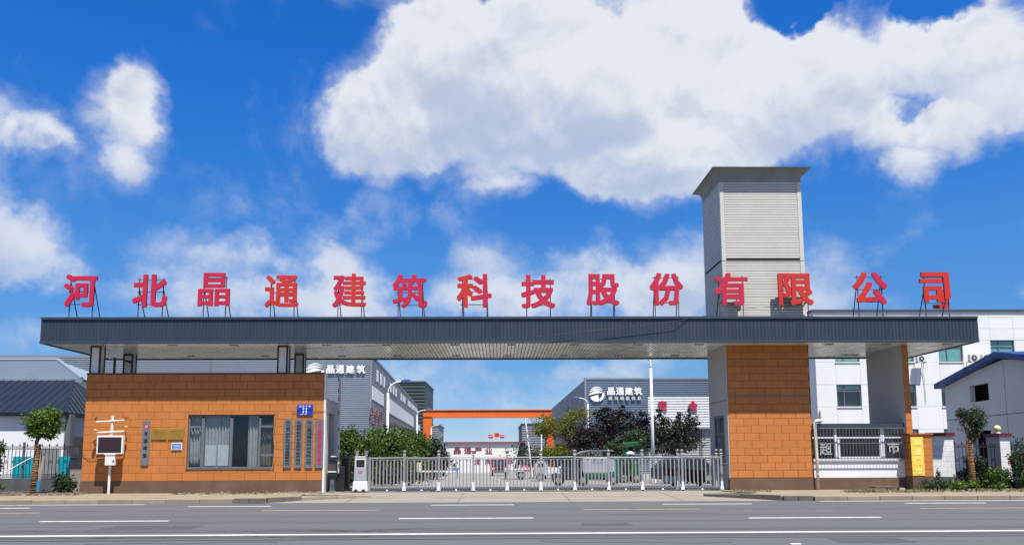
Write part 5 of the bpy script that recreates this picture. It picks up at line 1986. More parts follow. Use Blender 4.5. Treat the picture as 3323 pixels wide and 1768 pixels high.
# gantry crane --------------------------------------------------------
YK = 122.0
zb = ground_z(YK)
cr_ = thing('gantry_crane', (P(1580, 1400, YK).x, YK, zb), 'orange gantry crane frame spanning the works yard', 'crane')
r = rect(1373, 1331, 1791, 1351, YK)
MB().box(r[0], r[1], YK, YK + 1.3, r[2], r[3]).build('girder', ORANGE, cr_)
MB().box(r[0] - .02, r[1] + .02, YK - .12, YK + 1.42, r[3] + .002, r[3] + .12).build('girder_flange', ORANGE, cr_)
MB().box(r[0] + 1.5, r[1] - 1.5, YK - .1, YK + 1.4, r[2] - .14, r[2] - .002).build('girder_flange', ORANGE, cr_)
for s_, pa, pb in ((1, 1373, 1402), (-1, 1763, 1791)):
    xa, xb = P(pa, 1360, YK).x, P(pb, 1360, YK).x
    if s_ > 0:
        q = [(xa, r[2] - .003), (xb, r[2] - .15), (xb - .25, zb + .5), (xa + .1, zb + .5)]
    else:
        q = [(xa, r[2] - .15), (xb, r[2] - .003), (xb + .5, zb + .5), (xb - .3, zb + .5)]
    MB().prism_y(q, YK + .1, YK + 1.2).build('leg', ORANGE, cr_)
    xc = (q[2][0] + q[3][0]) / 2
    MB().box(xc - .6, xc + .6, YK - 2, YK + 3.4, zb + .2, zb + .498).build('end_carriage', ORANGE, cr_)
    for yy in (-1.5, 2.8):
        MB().tube([(xc - .2, YK + yy, zb + .12), (xc + .2, YK + yy, zb + .12)], .2, 10).build('wheel', RUBBER, cr_)

# flags --------------------------------------------------------
YFG = 150.0
for (x0, y0, x1, y1, mat_, lab, star) in ((1584, 1409, 1600, 1421, FLAGP, 'small rose red flag, leftmost of three above the hall', 0),
                                           (1603, 1403, 1621, 1416, FLAGR, 'red flag with yellow stars, tallest of three above the hall', 1),
                                           (1621, 1409, 1636, 1420, FLAGP, 'small rose red flag, rightmost of three above the hall', 0)):
    r = rect(x0, y0, x1, y1, YFG)
    zb = ground_z(YFG)
    t = thing('flag', (r[0], YFG, zb), lab, 'flag', 'flags above the hall')
    MB().tube([(r[0], YFG, zb), (r[0], YFG, r[3] + .2)], [.07, .03], 6).build('pole', LAMPW, t)
    m = MB()
    n = 10
    for i in range(n + 1):
        u = i / n
        x = r[0] + (r[1] - r[0]) * u
        yy = YFG + .14 * math.sin(u * 7)
        dz = -.12 * u
        m.v += [(x, yy, r[2] + dz), (x, yy, r[3] + dz), (x, yy + .02, r[2] + dz), (x, yy + .02, r[3] + dz)]
    for i in range(n):
        a = 4 * i
        m.f += [(a, a + 4, a + 5, a + 1), (a + 2, a + 3, a + 7, a + 6)]
    fl_ = m.build('cloth', mat_, t)
    m = MB()
    w, h = r[1] - r[0], r[3] - r[2]
    if star:
        for (u, v, s_) in ((.18, .70, .10), (.36, .88, .04), (.42, .74, .04), (.42, .58, .04), (.36, .46, .04)):
            q = []
            for k in range(10):
                rr_ = w * s_ * (1 if k % 2 == 0 else .4)
                q.append((r[0] + w * u + rr_ * math.sin(k * math.pi / 5), r[2] + h * v + rr_ * math.cos(k * math.pi / 5) - .12 * u))
            m.prism_y(q, YFG - .2, YFG - .19)
        m.build('star', YELLOWT, fl_)
    else:
        m.box(r[0] + w * .25, r[0] + w * .85, YFG - .2, YFG - .19, r[2] + h * .42, r[2] + h * .58)
        m.build('text_stripe', INKW, fl_)

# street lamps --------------------------------------------------------


def lamp(label, px, y_top, hx_, hy_, Y, r_=.07, headmat=LAMPH):
    b = P(px, y_top, Y)
    h_ = P(hx_, hy_, Y)
    zb_ = ground_z(Y)
    t_ = thing('street_lamp', (b.x, Y, zb_), label, 'street lamp', 'lamps along the works road')
    MB().tube([(b.x, Y, zb_), (b.x, Y, (zb_ + b.z) / 2), (b.x, Y, b.z)], [r_ * 1.25, r_ * 1.05, r_ * .8], 10).build('pole', LAMPW, t_, smooth=True)
    MB().tube([(b.x, Y, zb_ + .01), (b.x, Y, zb_ + .5)], r_ * 1.6, 10).build('base', LAMPW, t_)
    pts_ = []
    for k in range(9):
        u = k / 8
        pts_.append((b.x + (h_.x - b.x) * (1 - math.cos(u * math.pi / 2)) * .8 + (h_.x - b.x) * .0, Y, b.z + (h_.z - b.z) * math.sin(u * math.pi / 2) * .97))
    MB().tube(pts_, r_ * .6, 8).build('arm', LAMPW, t_, smooth=True)
    p0 = Vector(pts_[-1])
    s_ = 1 if h_.x > b.x else -1
    L_ = abs(h_.x - b.x) * .55
    m_ = MB()
    m_.prism_y([(p0.x - s_ * .05, p0.z - .05), (p0.x + s_ * L_, p0.z + .06), (p0.x + s_ * L_ * 1.02, p0.z + .12), (p0.x + s_ * L_ * .4, p0.z + .16), (p0.x, p0.z + .06)][::-s_], Y - .14, Y + .14)
    m_.build('lamp_head', headmat, t_, bevel=.02)


lamp('white street lamp on a tall pole left of the driveway, nearest', 1259, 1275, 1313, 1236, 52, .085)
lamp('white street lamp before the left factory end, second along the road', 1354, 1345, 1388, 1329, 88)
lamp('white street lamp beside the left crane leg, third along the road', 1400, 1388, 1428, 1379, 112)
lamp('tall white street lamp right of the driveway, nearest on that side', 2112, 1195, 2098, 1160, 46, .085)
lamp('white street lamp at the right factory corner', 1908, 1310, 1870, 1290, 88)
lamp('white street lamp behind the yellow tree', 1846, 1366, 1815, 1354, 112)
m = MB()
m.tube([P(1704, 1356, 62), P(1716, 1450, 62), P(1727, 1545, 62)], [.05, .06, .075], 8)
m.tube([P(1712, 1420, 61.9), P(1721, 1428, 61.9), P(1724, 1446, 61.9)], .02, 5)
tag(m.build('leaning_pole', LAMPW), 'thin white pole leaning in the middle of the yard', 'pole')
m = MB().tube([P(1757, 1409, 58), P(1757, 1540, 58)], .05, 8)
tag(m.build('marker_pole', LAMPW), 'short white upright pole behind the gate', 'pole')

# ================================================================== OFFICE BLOCK (right)
YO = 65.0
OX0 = P(2652, 1300, YO).x
zrow = [P(2800, y, YO).z for y in (1011, 1030, 1066, 1104, 1174, 1247, 1319, 1392, 1463, 1510)]
zb = ground_z(YO)
off = thing('office_block', (OX0 + 12, YO, zb), 'white panelled three storey office block behind the booth', 'building')
xcol = [2652, 2717, 2797, 2896, 2975, 3057, 3136, 3228, 3306, 3400, 3478, 3560]
xw = [P(x, 1300, YO).x for x in xcol]
wincols = (1, 3, 5, 7, 9)
winrows = (3, 5, 7)
MB().box(xw[0] + .1, xw[-1], YO + .45, YO + 20, zb, zrow[0] - .1).build('building_core', JOINT, off)
MB().box(xw[0], xw[0] + .09, YO + .3, YO + 20, zb, zrow[0] - .02).build('side_wall', WHITE, off)
MB().box(xw[0] - .15, xw[-1], YO - .12, YO + 20, zrow[0] + .002, zrow[0] + .16).build('parapet_cap', DGREY, off)
for i in range(len(xw) - 1):
    for j in range(len(zrow) - 1):
        x0, x1, z1, z0 = xw[i], xw[i + 1], zrow[j], zrow[j + 1]
        if i in wincols and j in winrows:
            m = MB()
            f_ = .09
            m.box(x0, x0 + f_, YO + .12, YO + .2, z0, z1).box(x1 - f_, x1, YO + .12, YO + .2, z0, z1)
            m.box(x0 + f_, x1 - f_, YO + .12, YO + .2, z0, z0 + f_).box(x0 + f_, x1 - f_, YO + .12, YO + .2, z1 - f_, z1)
            wnd = m.build('window', FRAME, off)
            xm_ = x0 + (x1 - x0) * (.32 if j == 5 else .36)
            MB().box(xm_ - .04, xm_ + .04, YO + .11, YO + .19, z0 + f_, z1 - f_).build('mullion', FRAME, wnd)
            zt_ = z1 - (z1 - z0) * .30
            MB().box(x0 + f_, x1 - f_, YO + .115, YO + .185, zt_ - .035, zt_ + .035).build('transom', FRAME, wnd)
            MB().box(x0 + f_, x1 - f_, YO + .15, YO + .156, z0 + f_, z1 - f_).build('pane', GLASSG, wnd)
            low = z0 + f_ if j == 3 else zt_ + .1
            m = MB()
            k_ = 9 if j == 3 else 4
            for q in range(k_):
                za = low + (z1 - low) * q / k_
                zb2 = low + (z1 - low) * (q + 1) / k_
                m.box(x0 + .06, x1 - .06, YO + .165 + .008 * (q % 2), YO + .185 + .008 * (q % 2), za + .015, zb2)
            m.build('blind', BLIND, wnd)
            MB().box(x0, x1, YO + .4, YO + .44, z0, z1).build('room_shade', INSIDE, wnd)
            MB().box(x0 - .03, x1 + .03, YO - .06, YO + .11, z0 - .08, z0 - .002).build('sill', WPANEL, wnd)
            continue
        g_ = .007
        MB().box(x0 + g_, x1 - g_, YO + rng.uniform(-.006, .006), YO + .4, z0 + g_, z1 - g_).build('facade_panel', WPANEL, off)


def ac_unit(px0, py0, px1, py1, label):
    r_ = rect(px0, py0, px1, py1, YO - .7)
    t_ = thing('air_conditioner', ((r_[0] + r_[1]) / 2, YO - .5, r_[2]), label, 'air conditioner', 'air conditioners on the office wall')
    MB().box(r_[0], r_[1], YO - .7, YO - .35, r_[2], r_[3]).build('casing', ENAMEL, t_, bevel=.02)
    cx_, cz_ = r_[0] + (r_[1] - r_[0]) * .42, (r_[2] + r_[3]) / 2
    R_ = (r_[3] - r_[2]) * .42
    m_ = MB().lathe((0, 0, 0), [(R_, 0), (R_, .012), (R_ * .92, .02), (R_ * .6, .015)], 18)
    m_.v = [(cx_ + x, YO - .703 - z, cz_ + y) for x, y, z in m_.v]
    m_.build('fan_grille', DGREY, t_)
    m_ = MB().lathe((0, 0, 0), [(R_ * .3, 0), (R_ * .25, .03)], 12)
    m_.v = [(cx_ + x, YO - .72 - z, cz_ + y) for x, y, z in m_.v]
    m_.build('fan_hub', ENAMEL, t_)
    m_ = MB()
    for x in (r_[0] + .08, r_[1] - .12):
        m_.box(x, x + .04, YO - .72, YO - .01, r_[2] - .06, r_[2] - .004)
    m_.build('bracket', DGREY, t_)
    m_ = MB().tube([(r_[1] - .15, YO - .4, r_[2]), (r_[1] - .1, YO - .1, r_[2] - .6), (r_[1] - .02, YO - .08, r_[2] - 1.6), (r_[1], YO - .08, r_[2] - 3.2)], .025, 5)
    m_.build('drain_hose', M('hose_grey', (.45, .44, .42), .7, .2), t_)


ac_unit(2977, 1153, 3009, 1174, 'white air conditioner box right of the fin wall, lowest of three')
ac_unit(3148, 1149, 3180, 1172, 'white air conditioner box just above the blue roof edge')
ac_unit(3188, 1149, 3220, 1170, 'white air conditioner box partly hidden behind the blue roof')
m = MB()
a = P(2664, 1340, YO - .1)
m.tube([(a.x, YO - .12, a.z + .25), (a.x, YO - .12, a.z - .35)], .12, 8)
tag(m.build('wall_lamp', ENAMEL), 'small white tubular lamp on the office wall corner', 'lamp')

# ================================================================== GREY GABLE BUILDING (far right)
dg_ = Vector((.146, .989)).normalized()
ng_ = Vector((-dg_.y, dg_.x))
FG = (P(3075, 1400, 45).x, 45.0)
dgn = -dg_                      # along the wall towards the camera
LEN = 12.2
zeave = P(3075, 1247, 45).z
gb = thing('grey_gable_building', (FG[0] + 3, 40, 0), 'grey rendered building with blue roof and dark window opening at right', 'building')
sw0, zt1 = on_wall(FG, dgn, 3146, 1252)
sw1, _ = on_wall(FG, dgn, 3206, 1240)
_, zb1 = on_wall(FG, dgn, 3150, 1306)
sd0, zt2 = on_wall(FG, dgn, 3156, 1398)
sd1, _ = on_wall(FG, dgn, 3215, 1392)
sw0, sw1, sd0, sd1 = sorted((sw0, sw1)) + sorted((sd0, sd1))
srg, zrg = on_wall(FG, dgn, 3254, 1166)
m = MB()
cuts = sorted({0, LEN, sw0, sw1, sd0, sd1})
nrm = ng_
for a, b in zip(cuts, cuts[1:]):
    mid = (a + b) / 2
    gaps = []
    if sw0 < mid < sw1:
        gaps.append((zb1, zt1))
    if sd0 < mid < sd1:
        gaps.append((.15, zt2))
    z = 0
    for g0, g1 in sorted(gaps):
        if g0 > z:
            wall_box(m, FG, dgn, nrm, a, b, z, g0, -.25, 0)
        z = g1
    wall_box(m, FG, dgn, nrm, a, b, z, zeave, -.25, 0)
gw = m.build('gable_wall', GREYW, gb)


def gp(s_, z, o):
    return (FG[0] + dgn.x * s_ + nrm.x * o, FG[1] + dgn.y * s_ + nrm.y * o, z)


m = MB()
tri = [(0, zeave + .001), (LEN, zeave + .001), (srg, zrg)]
n = len(m.v)
m.v += [gp(s_, z, 0) for s_, z in tri] + [gp(s_, z, -.25) for s_, z in tri]
m.f += [(0, 1, 2), (5, 4, 3), (0, 3, 4, 1), (1, 4, 5, 2), (2, 5, 3, 0)]
m.build('gable_top', GREYW, gb)
m = MB()
wall_box(m, FG, dgn, nrm, 0, .2, 0, zeave, -14, -.251)
wall_box(m, FG, dgn, nrm, .2, LEN, 0, .1, -14, -.251)
wall_box(m, FG, dgn, nrm, .2, LEN, 0, zeave, -14, -13.8)
m.build('inner_shell', GAP, gb)
for (s0, z0, s1, z1, o) in ((-.45, zeave - .22, srg, zrg + .10, .4), (LEN + .45, zeave - .22, srg, zrg + .10, .4)):
    m = MB()
    m.v += [gp(s0, z0, o), gp(s1, z1, o), gp(s1, z1 + .28, o), gp(s0, z0 + .28, o), gp(s0, z0, -15), gp(s1, z1, -15), gp(s1, z1 + .28, -15), gp(s0, z0 + .28, -15)]
    m.f += [(0, 1, 2, 3), (7, 6, 5, 4), (0, 4, 5, 1), (3, 2, 6, 7), (0, 3, 7, 4)]
    m.build('roof_slope', BROOF, gb)
m = MB()
s_, z = on_wall(FG, dgn, 3200, 1350)
wall_box(m, FG, dgn, nrm, 0, LEN, z - .015, z + .015, .001, .004)
m.build('wall_joint', GAP, gb)
m = MB()
wall_box(m, FG, dgn, nrm, srg - .012, srg + .012, 0, zrg - .1, .001, .0045)
m.build('wall_joint', GAP, gb)

# ------------------------------------------------------------------ painted block wall, gate post, fence at right
YR = 32.9
r = rect(3023, 1414, 3097, 1546, YR)
bwl = thing('block_wall', ((r[0] + r[1]) / 2, YR, PZ), 'short white painted block wall with maroon coping beside the low pier', 'wall')
MB().box(r[0], r[1], YR + .012, YR + .3, PZ - .1, r[3] - .005).build('wall_core', M('mortar', (.42, .42, .42), .9, .1), bwl)
nrow = 8
hh = (r[3] - r[2]) / nrow
for k in range(nrow):
    x = r[0] - (.2 if k % 2 else 0)
    while x < r[1] - .03:
        a, b = max(x, r[0]), min(x + .4, r[1])
        if b - a > .05:
            MB().box(a + .003, b - .003, YR + rng.uniform(-.002, .003), YR + .011, r[2] + k * hh + .003, r[2] + (k + 1) * hh - .003).build('block', PBLOCK, bwl)
        x += .4
MB().box(r[0], r[1], YR - .01, YR + .3, PZ - .1, r[2] - .002).build('plinth', DWALL, bwl)
MB().box(r[0] - .04, r[1] + .06, YR - .06, YR + .36, r[3], r[3] + .14).build('coping', MAROON, bwl)

r = rect(3249, 1416, 3281, 1560, YR)
gp_ = thing('gate_post', ((r[0] + r[1]) / 2, YR, PZ), 'white block post with maroon cap and lemon globe among bushes', 'post')
nrow = 8
hh = (r[3] - PZ) / nrow
MB().box(r[0] + .01, r[1] - .01, YR + .012, YR + .95, PZ - .1, r[3] - .002).build('post_core', M('mortar', (.42, .42, .42), .9, .1), gp_)
for k in range(nrow):
    MB().box(r[0], r[1], YR + rng.uniform(-.002, .003), YR + .011, PZ + k * hh + .003, PZ + (k + 1) * hh - .003).build('block', PBLOCK, gp_)
MB().box(r[0] - .07, r[1] + .07, YR - .07, YR + 1.0, r[3], r[3] + .14).build('cap', MAROON, gp_)
cxg, czg = (r[0] + r[1]) / 2 - .12, r[3] + .15
MB().lathe((cxg, YR + .25, czg - .06), [(.12, 0), (.11, .09), (.05, .11)], 12).build('globe_base', PBLOCK, gp_)
prof = [(.03, .055)] + [(.14 * math.sin(t_), .19 - .135 * math.cos(t_)) for t_ in [i * math.pi / 10 for i in range(1, 10)]] + [(.02, .325)]
MB().lathe((cxg, YR + .25, czg), prof, 18).build('globe', LEMON, gp_, smooth=True)

zl2 = P(3160, 1546, YF).z
tag(MB().box(P(3099, 1550, YF).x, 26, YF - .12, YF + .12, PZ - .1, zl2).build('low_wall', DWALL), 'dark low wall under the iron fence at far right', 'wall')
iron_fence('iron_fence', 'black wrought iron fence with spear tops at far right', P(3098, 1500, YF).x, P(3243, 1500, YF).x, YF, zl2, P(3160, 1431, YF).z)
iron_fence('iron_fence', 'black wrought iron fence section at the right edge of the picture', P(3283, 1500, YF).x, P(3420, 1500, YF).x, YF, zl2, P(3300, 1430, YF).z)

# ================================================================== TREES AND SHRUBS


def tree(name, label, base_px, Y, top_py, r_, blobs_px, n, size, mat, seed, barkmat=BARK, group=None, clump=.2, per=45, zb_=None, cat='tree', nb=7):
    blobs = [blob_px(*b, Y) for b in blobs_px]
    zb2 = ground_z(Y) if zb_ is None else zb_
    b = P(base_px, 1500, Y)
    t_ = thing(name, (b.x, Y, zb2), label, cat, group)
    m_ = MB()
    tp = P(base_px, top_py, Y)
    trunk(m_, (b.x, Y, zb2 - .05), (tp.x, Y, tp.z), r_, blobs, nb, seed)
    m_.build('trunk', barkmat, t_, smooth=True)
    gg = random.Random(seed + 5)
    ex = list(blobs)
    for b in blobs:
        for k in range(2):
            a0 = gg.uniform(.2, 2.9)
            ex.append((b[0] + math.cos(a0) * b[3] * 1.0, b[1] + gg.uniform(-.5, .5) * b[4], b[2] + math.sin(a0) * b[5] * 1.0, b[3] * .22, b[4] * .22, b[5] * .26))
    leaves(ex, n, size, seed, clump, per).build('crown', mat, t_)
    return t_


def rope_turns(parent, a, b, z0, z1, R_):
    n_ = 22
    for k in range(n_):
        u = (k + rng.uniform(-.25, .25)) / n_
        z = z0 + (z1 - z0) * max(0, u)
        x = a[0] + (b[0] - a[0]) * u
        rr = R_ * (1 - .16 * u)
        til = rng.uniform(-.02, .02)
        pts_ = [(x + rr * math.cos(q * math.pi / 6), a[1] + rr * math.sin(q * math.pi / 6), z + til * math.cos(q * math.pi / 6)) for q in range(13)]
        MB().tube(pts_, rng.uniform(.009, .016), 5).build('rope_turn', ROPE if k % 3 else WOOD, parent)


# pollarded street trees by the kerb with wrapped trunks
t = tree('street_tree', 'small round-crowned street tree with straw wrapped trunk at far left', 120, 31.4, 1428, .07,
         [(132, 1362, 44, 36), (155, 1365, 40, 38), (118, 1388, 30, 34), (168, 1392, 30, 28), (142, 1402, 44, 20)], 8200, .105, L_BRIGHT, 3, zb_=PZ, nb=9)
b = P(116, 1500, 31.4)
tp = P(128, 1440, 31.4)
MB().tube([(b.x - .02, 31.4, PZ), (b.x, 31.4, 1.0), (tp.x - .05, 31.4, tp.z)], [.12, .115, .10], 12).build('straw_wrap', ROPE, t, smooth=True)
rope_turns(t, (b.x - .02, 31.4), (tp.x - .05, 31.4), PZ + .05, tp.z, .122)
b2 = P(122, 1592, 31.2)
MB().tube([(b2.x, 31.2, PZ - .05), (b2.x + .05, 31.25, 1.0), (b2.x + .1, 31.35, 1.75)], [.065, .055, .05], 8).build('support_stake', M('grey_stake', (.26, .22, .19), .9, .2, 5), t)
MB().tube([(b2.x + .005, 31.198, PZ + .12), (b2.x + .018, 31.21, PZ + .55)], .075, 10).build('painted_band', BLUEB, t)
t = tree('street_tree', 'street tree with upright sparse crown and wrapped trunk at far right', 3150, 31.5, 1428, .075,
         [(3120, 1338, 18, 18), (3160, 1345, 34, 26), (3145, 1365, 34, 34), (3170, 1375, 26, 34), (3160, 1400, 28, 22), (3190, 1375, 12, 22), (3125, 1360, 16, 26)], 3600, .085, L_GREY, 9, zb_=PZ, nb=11, clump=.22)
b = P(3151, 1500, 31.5)
MB().tube([(b.x + .03, 31.5, PZ), (b.x, 31.5, 1.0), (b.x - .03, 31.5, P(3150, 1428, 31.5).z)], [.125, .115, .09], 12).build('straw_wrap', ROPE, t, smooth=True)
rope_turns(t, (b.x + .03, 31.5), (b.x - .03, 31.5), PZ + .05, P(3150, 1428, 31.5).z, .122)


def shrub(label, Y, blobs_px, n, size, mat, seed, zb_=None, name='shrub', cat='shrub', clump=.2, group=None, per=40):
    blobs = [blob_px(*b, Y) for b in blobs_px]
    zb2 = ground_z(Y) if zb_ is None else zb_
    cx_ = blobs[0][0]
    t_ = thing(name, (cx_, Y, zb2), label, cat, group)
    m_ = MB()
    g_ = random.Random(seed)
    for b in blobs:
        for k in range(3):
            m_.tube([(cx_ + (b[0] - cx_) * .7 + g_.uniform(-.1, .1), Y, zb2 - .05), (b[0] + g_.uniform(-.3, .3) * b[3], b[1], b[2] - b[5] * .3), (b[0] + g_.uniform(-.6, .6) * b[3], b[1] + g_.uniform(-.4, .4) * b[4], b[2] + b[5] * g_.uniform(.2, .8))], [.035, .025, .008], 5)
    m_.build('stems', BARK, t_)
    leaves(blobs, n, size, seed, clump, per).build('foliage', mat, t_)
    return t_


shrub('bushy weed clump at the left corner of the gatehouse', 31.9, [(205, 1560, 26, 28), (225, 1575, 22, 20), (190, 1575, 20, 16)], 1500, .11, L_GREY, 21, PZ, group='roadside shrubs')
shrub('leafy branch of a shrub at the left picture edge', 31.3, [(0, 1460, 20, 32), (-20, 1520, 24, 50), (-6, 1585, 16, 20)], 1300, .11, L_MID, 22, PZ, group='roadside shrubs')
shrub('low dusty weeds beside the low orange pier', 31.3, [(3020, 1574, 34, 15), (3060, 1572, 30, 17), (3050, 1545, 10, 24)], 2000, .075, L_GREY, 23, PZ, group='roadside shrubs')
shrub('bright broad leaved weeds at the foot of the right street tree', 30.95, [(3120, 1577, 30, 10), (3165, 1575, 24, 12), (3100, 1584, 18, 7)], 330, .16, L_BRIGHT, 24, PZ, group='roadside shrubs', clump=.35)
shrub('bright broad leaved weed clump by the kerb further right', 30.95, [(3238, 1582, 20, 8), (3222, 1577, 10, 10)], 130, .15, L_BRIGHT, 25, PZ, group='roadside shrubs', clump=.35)
shrub('dark bush behind the right street tree trunk', 32.2, [(3170, 1515, 28, 34), (3185, 1545, 34, 30), (3140, 1500, 14, 20), (3135, 1545, 26, 26)], 4200, .085, L_DARK, 26, PZ, group='roadside shrubs')
shrub('dark green bush below the post with the globe', 32.0, [(3235, 1545, 34, 30), (3215, 1565, 30, 22), (3262, 1560, 26, 26), (3290, 1572, 24, 16)], 4600, .09, L_MID, 27, PZ, group='roadside shrubs')
t = shrub('tall leafy bush at the right picture edge', 31.7, [(3305, 1490, 26, 44), (3330, 1470, 34, 50), (3300, 1545, 26, 34), (3335, 1550, 40, 40)], 5200, .095, L_GREY, 28, PZ, group='roadside shrubs')
c = P(3274, 1500, 31.5)
m = MB()
for k in range(14):
    a0 = rng.uniform(0, 6.3)
    q = c + Vector((rng.uniform(-.05, .05), rng.uniform(-.03, .03), rng.uniform(-.09, .09)))
    m.poly([q, q + Vector((.06 * math.cos(a0), -.03, .06 * math.sin(a0))), q + Vector((.05 * math.cos(a0 + .8), .02, .07 * math.sin(a0 + .8)))])
m.build('red_flower', M('red_petal', (.45, .02, .03), .7, .2), t)

# behind the gate, left of the driveway
shrub('broad green hedge bush nearest the gatehouse behind the gate', 44, [(1125, 1450, 50, 45), (1180, 1445, 60, 42), (1150, 1500, 80, 50), (1130, 1420, 30, 34)], 12000, .15, L_MID, 31, group='shrubs left of the driveway')
shrub('large green hedge bush behind the drive unit of the gate', 47, [(1235, 1435, 50, 42), (1280, 1450, 60, 50), (1230, 1500, 70, 50), (1300, 1500, 60, 45)], 13000, .15, L_MID, 32, group='shrubs left of the driveway')
shrub('green hedge bush by the nearest lamp pole', 55, [(1300, 1425, 44, 32), (1345, 1440, 46, 40), (1330, 1490, 60, 50)], 10000, .17, L_MID, 33, group='shrubs left of the driveway')
shrub('dark willowy bush at the driveway end of the hedge', 60, [(1395, 1455, 44, 40), (1425, 1475, 34, 36), (1410, 1510, 48, 40), (1370, 1500, 40, 40)], 11000, .16, L_DARK, 34, group='shrubs left of the driveway')
shrub('low dark shrub under the hedge just behind the gate', 42, [(1250, 1545, 90, 22), (1350, 1545, 60, 20), (1150, 1550, 50, 22)], 7000, .13, L_DARK, 35, group='shrubs left of the driveway')

# right of the driveway
tree('yellow_tree', 'airy yellow green tree before the right crane leg', 1770, 62, 1420, .06,
     [(1768, 1372, 42, 26), (1815, 1395, 50, 28), (1850, 1362, 40, 28), (1885, 1345, 34, 20), (1760, 1400, 40, 16), (1850, 1410, 40, 16)], 8000, .14, L_YEL, 41, group='trees right of the driveway', clump=.22, per=30)
tree('yellow_shrub', 'low yellow green shrub under the airy tree', 1820, 60, 1470, .06,
     [(1800, 1462, 52, 18), (1840, 1455, 40, 16), (1785, 1475, 30, 16)], 4500, .13, L_YEL, 42, group='trees right of the driveway', cat='shrub')
tree('plum_tree', 'broad dark purple plum tree before the blue factory', 1960, 55, 1450, .12,
     [(1960, 1385, 70, 50), (2010, 1375, 70, 46), (1905, 1410, 60, 42), (1975, 1430, 100, 36), (2085, 1390, 50, 40), (2120, 1410, 34, 34), (1975, 1345, 34, 22), (2030, 1345, 30, 22), (2095, 1360, 26, 24), (1880, 1445, 60, 30)], 19000, .15, L_PUR, 43, group='trees right of the driveway', clump=.16)
tree('green_tree', 'mid green bushy tree between the plum tree and the lamp', 2045, 50, 1460, .08,
     [(2045, 1420, 36, 28), (2020, 1447, 46, 24), (2075, 1440, 46, 34), (1995, 1462, 34, 20)], 9000, .13, L_GREY, 44, group='trees right of the driveway')
tree('dark_tree', 'dark spiky tree before the white factory wall', 2195, 48, 1450, .09,
     [(2195, 1405, 50, 44), (2230, 1390, 34, 50), (2160, 1400, 40, 44), (2258, 1375, 14, 26), (2205, 1362, 14, 26), (2160, 1365, 14, 24), (2245, 1430, 40, 30), (2180, 1450, 70, 28), (2274, 1350, 7, 22), (2240, 1345, 7, 24), (2140, 1345, 7, 22), (2120, 1410, 26, 40), (2130, 1440, 30, 30)], 11500, .13, L_DARK, 45, group='trees right of the driveway', clump=.17, per=32, nb=14)
shrub('dark shrub row behind the parked vehicles', 64, [(1720, 1475, 60, 34), (1780, 1490, 70, 30), (1900, 1495, 100, 34), (2000, 1500, 90, 34)], 9000, .16, L_DARK, 46, group='trees right of the driveway')

# roadside weeds: nobody could count them
m = MB()
g = np.random.default_rng(77)
spots = []
for _ in range(520):
    px = g.choice([g.uniform(2740, 3010), g.uniform(2380, 2500), g.uniform(560, 900), g.uniform(0, 260), g.uniform(3000, 3323)], p=[.45, .1, .17, .08, .2])
    Yv = g.uniform(29.6, 31.2) if px > 2500 else (g.uniform(30.6, 31.8) if px > 300 else g.uniform(30.4, 31.4))
    spots.append((P(px, 1590, Yv).x, Yv))
for (x, y) in spots:
    for k in range(g.integers(3, 8)):
        a0, L_ = g.uniform(0, 6.3), g.uniform(.03, .10)
        bx, by = x + g.normal() * .05, y + g.normal() * .05
        tx, ty = bx + math.cos(a0) * L_ * .8, by + math.sin(a0) * L_ * .8
        m.poly([(bx - .008, by, PZ), (bx + .008, by, PZ), (tx + .004, ty, PZ + L_), (tx - .004, ty, PZ + L_)])
o = m.build('weeds', L_DRY)
o['kind'] = 'stuff'
m = MB()
for _ in range(160):
    px = g.choice([g.uniform(0, 270), g.uniform(3000, 3320), g.uniform(560, 1040)], p=[.5, .2, .3])
    Yv = g.uniform(30.3, 31.6)
    x = P(px, 1590, Yv).x
    s_ = g.uniform(.012, .05)
    m.box(x - s_, x + s_ * g.uniform(.6, 1.2), Yv - s_, Yv + s_, PZ + .0, PZ + s_ * 1.6)
o = m.build('rubble', M('rubble_stone', (.30, .27, .23), .9, .3, 8))
o['kind'] = 'stuff'
r = rect(*z6(975, 1105), *z6(1350, 1135), 31.8)
pl = thing('old_board', ((r[0] + r[1]) / 2, 31.7, PZ), 'weathered board lying on two bricks below the booth window', 'board')
MB().box(r[0], r[1], 31.4, 31.9, PZ + .10, PZ + .14).build('board', WOOD, pl)
for x in (r[0] + .5, r[0] + .95):
    MB().box(x, x + .22, 31.45, 31.6, PZ, PZ + .098).build('brick', M('pale_brick', (.42, .36, .28), .9, .2, 4), pl)

# ================================================================== VEHICLES IN THE YARD


def wheel(parent, x, y, z, R, w):
    a = MB().tube([(x - w / 2, y, z), (x + w / 2, y, z)], R, 16).build('wheel', RUBBER, parent)
    MB().tube([(x - w / 2 - .012, y, z), (x + w / 2 + .012, y, z)], R * .5, 12).build('rim', ALU, a)


def wheel_y(parent, x, y, z, R, w):
    """wheel seen side-on (axle along y)"""
    a = MB().tube([(x, y - w / 2, z), (x, y + w / 2, z)], R, 18).build('wheel', RUBBER, parent)
    MB().tube([(x, y - w / 2 - .012, z), (x, y + w / 2 + .012, z)], R * .5, 12).build('rim', ALU, a)


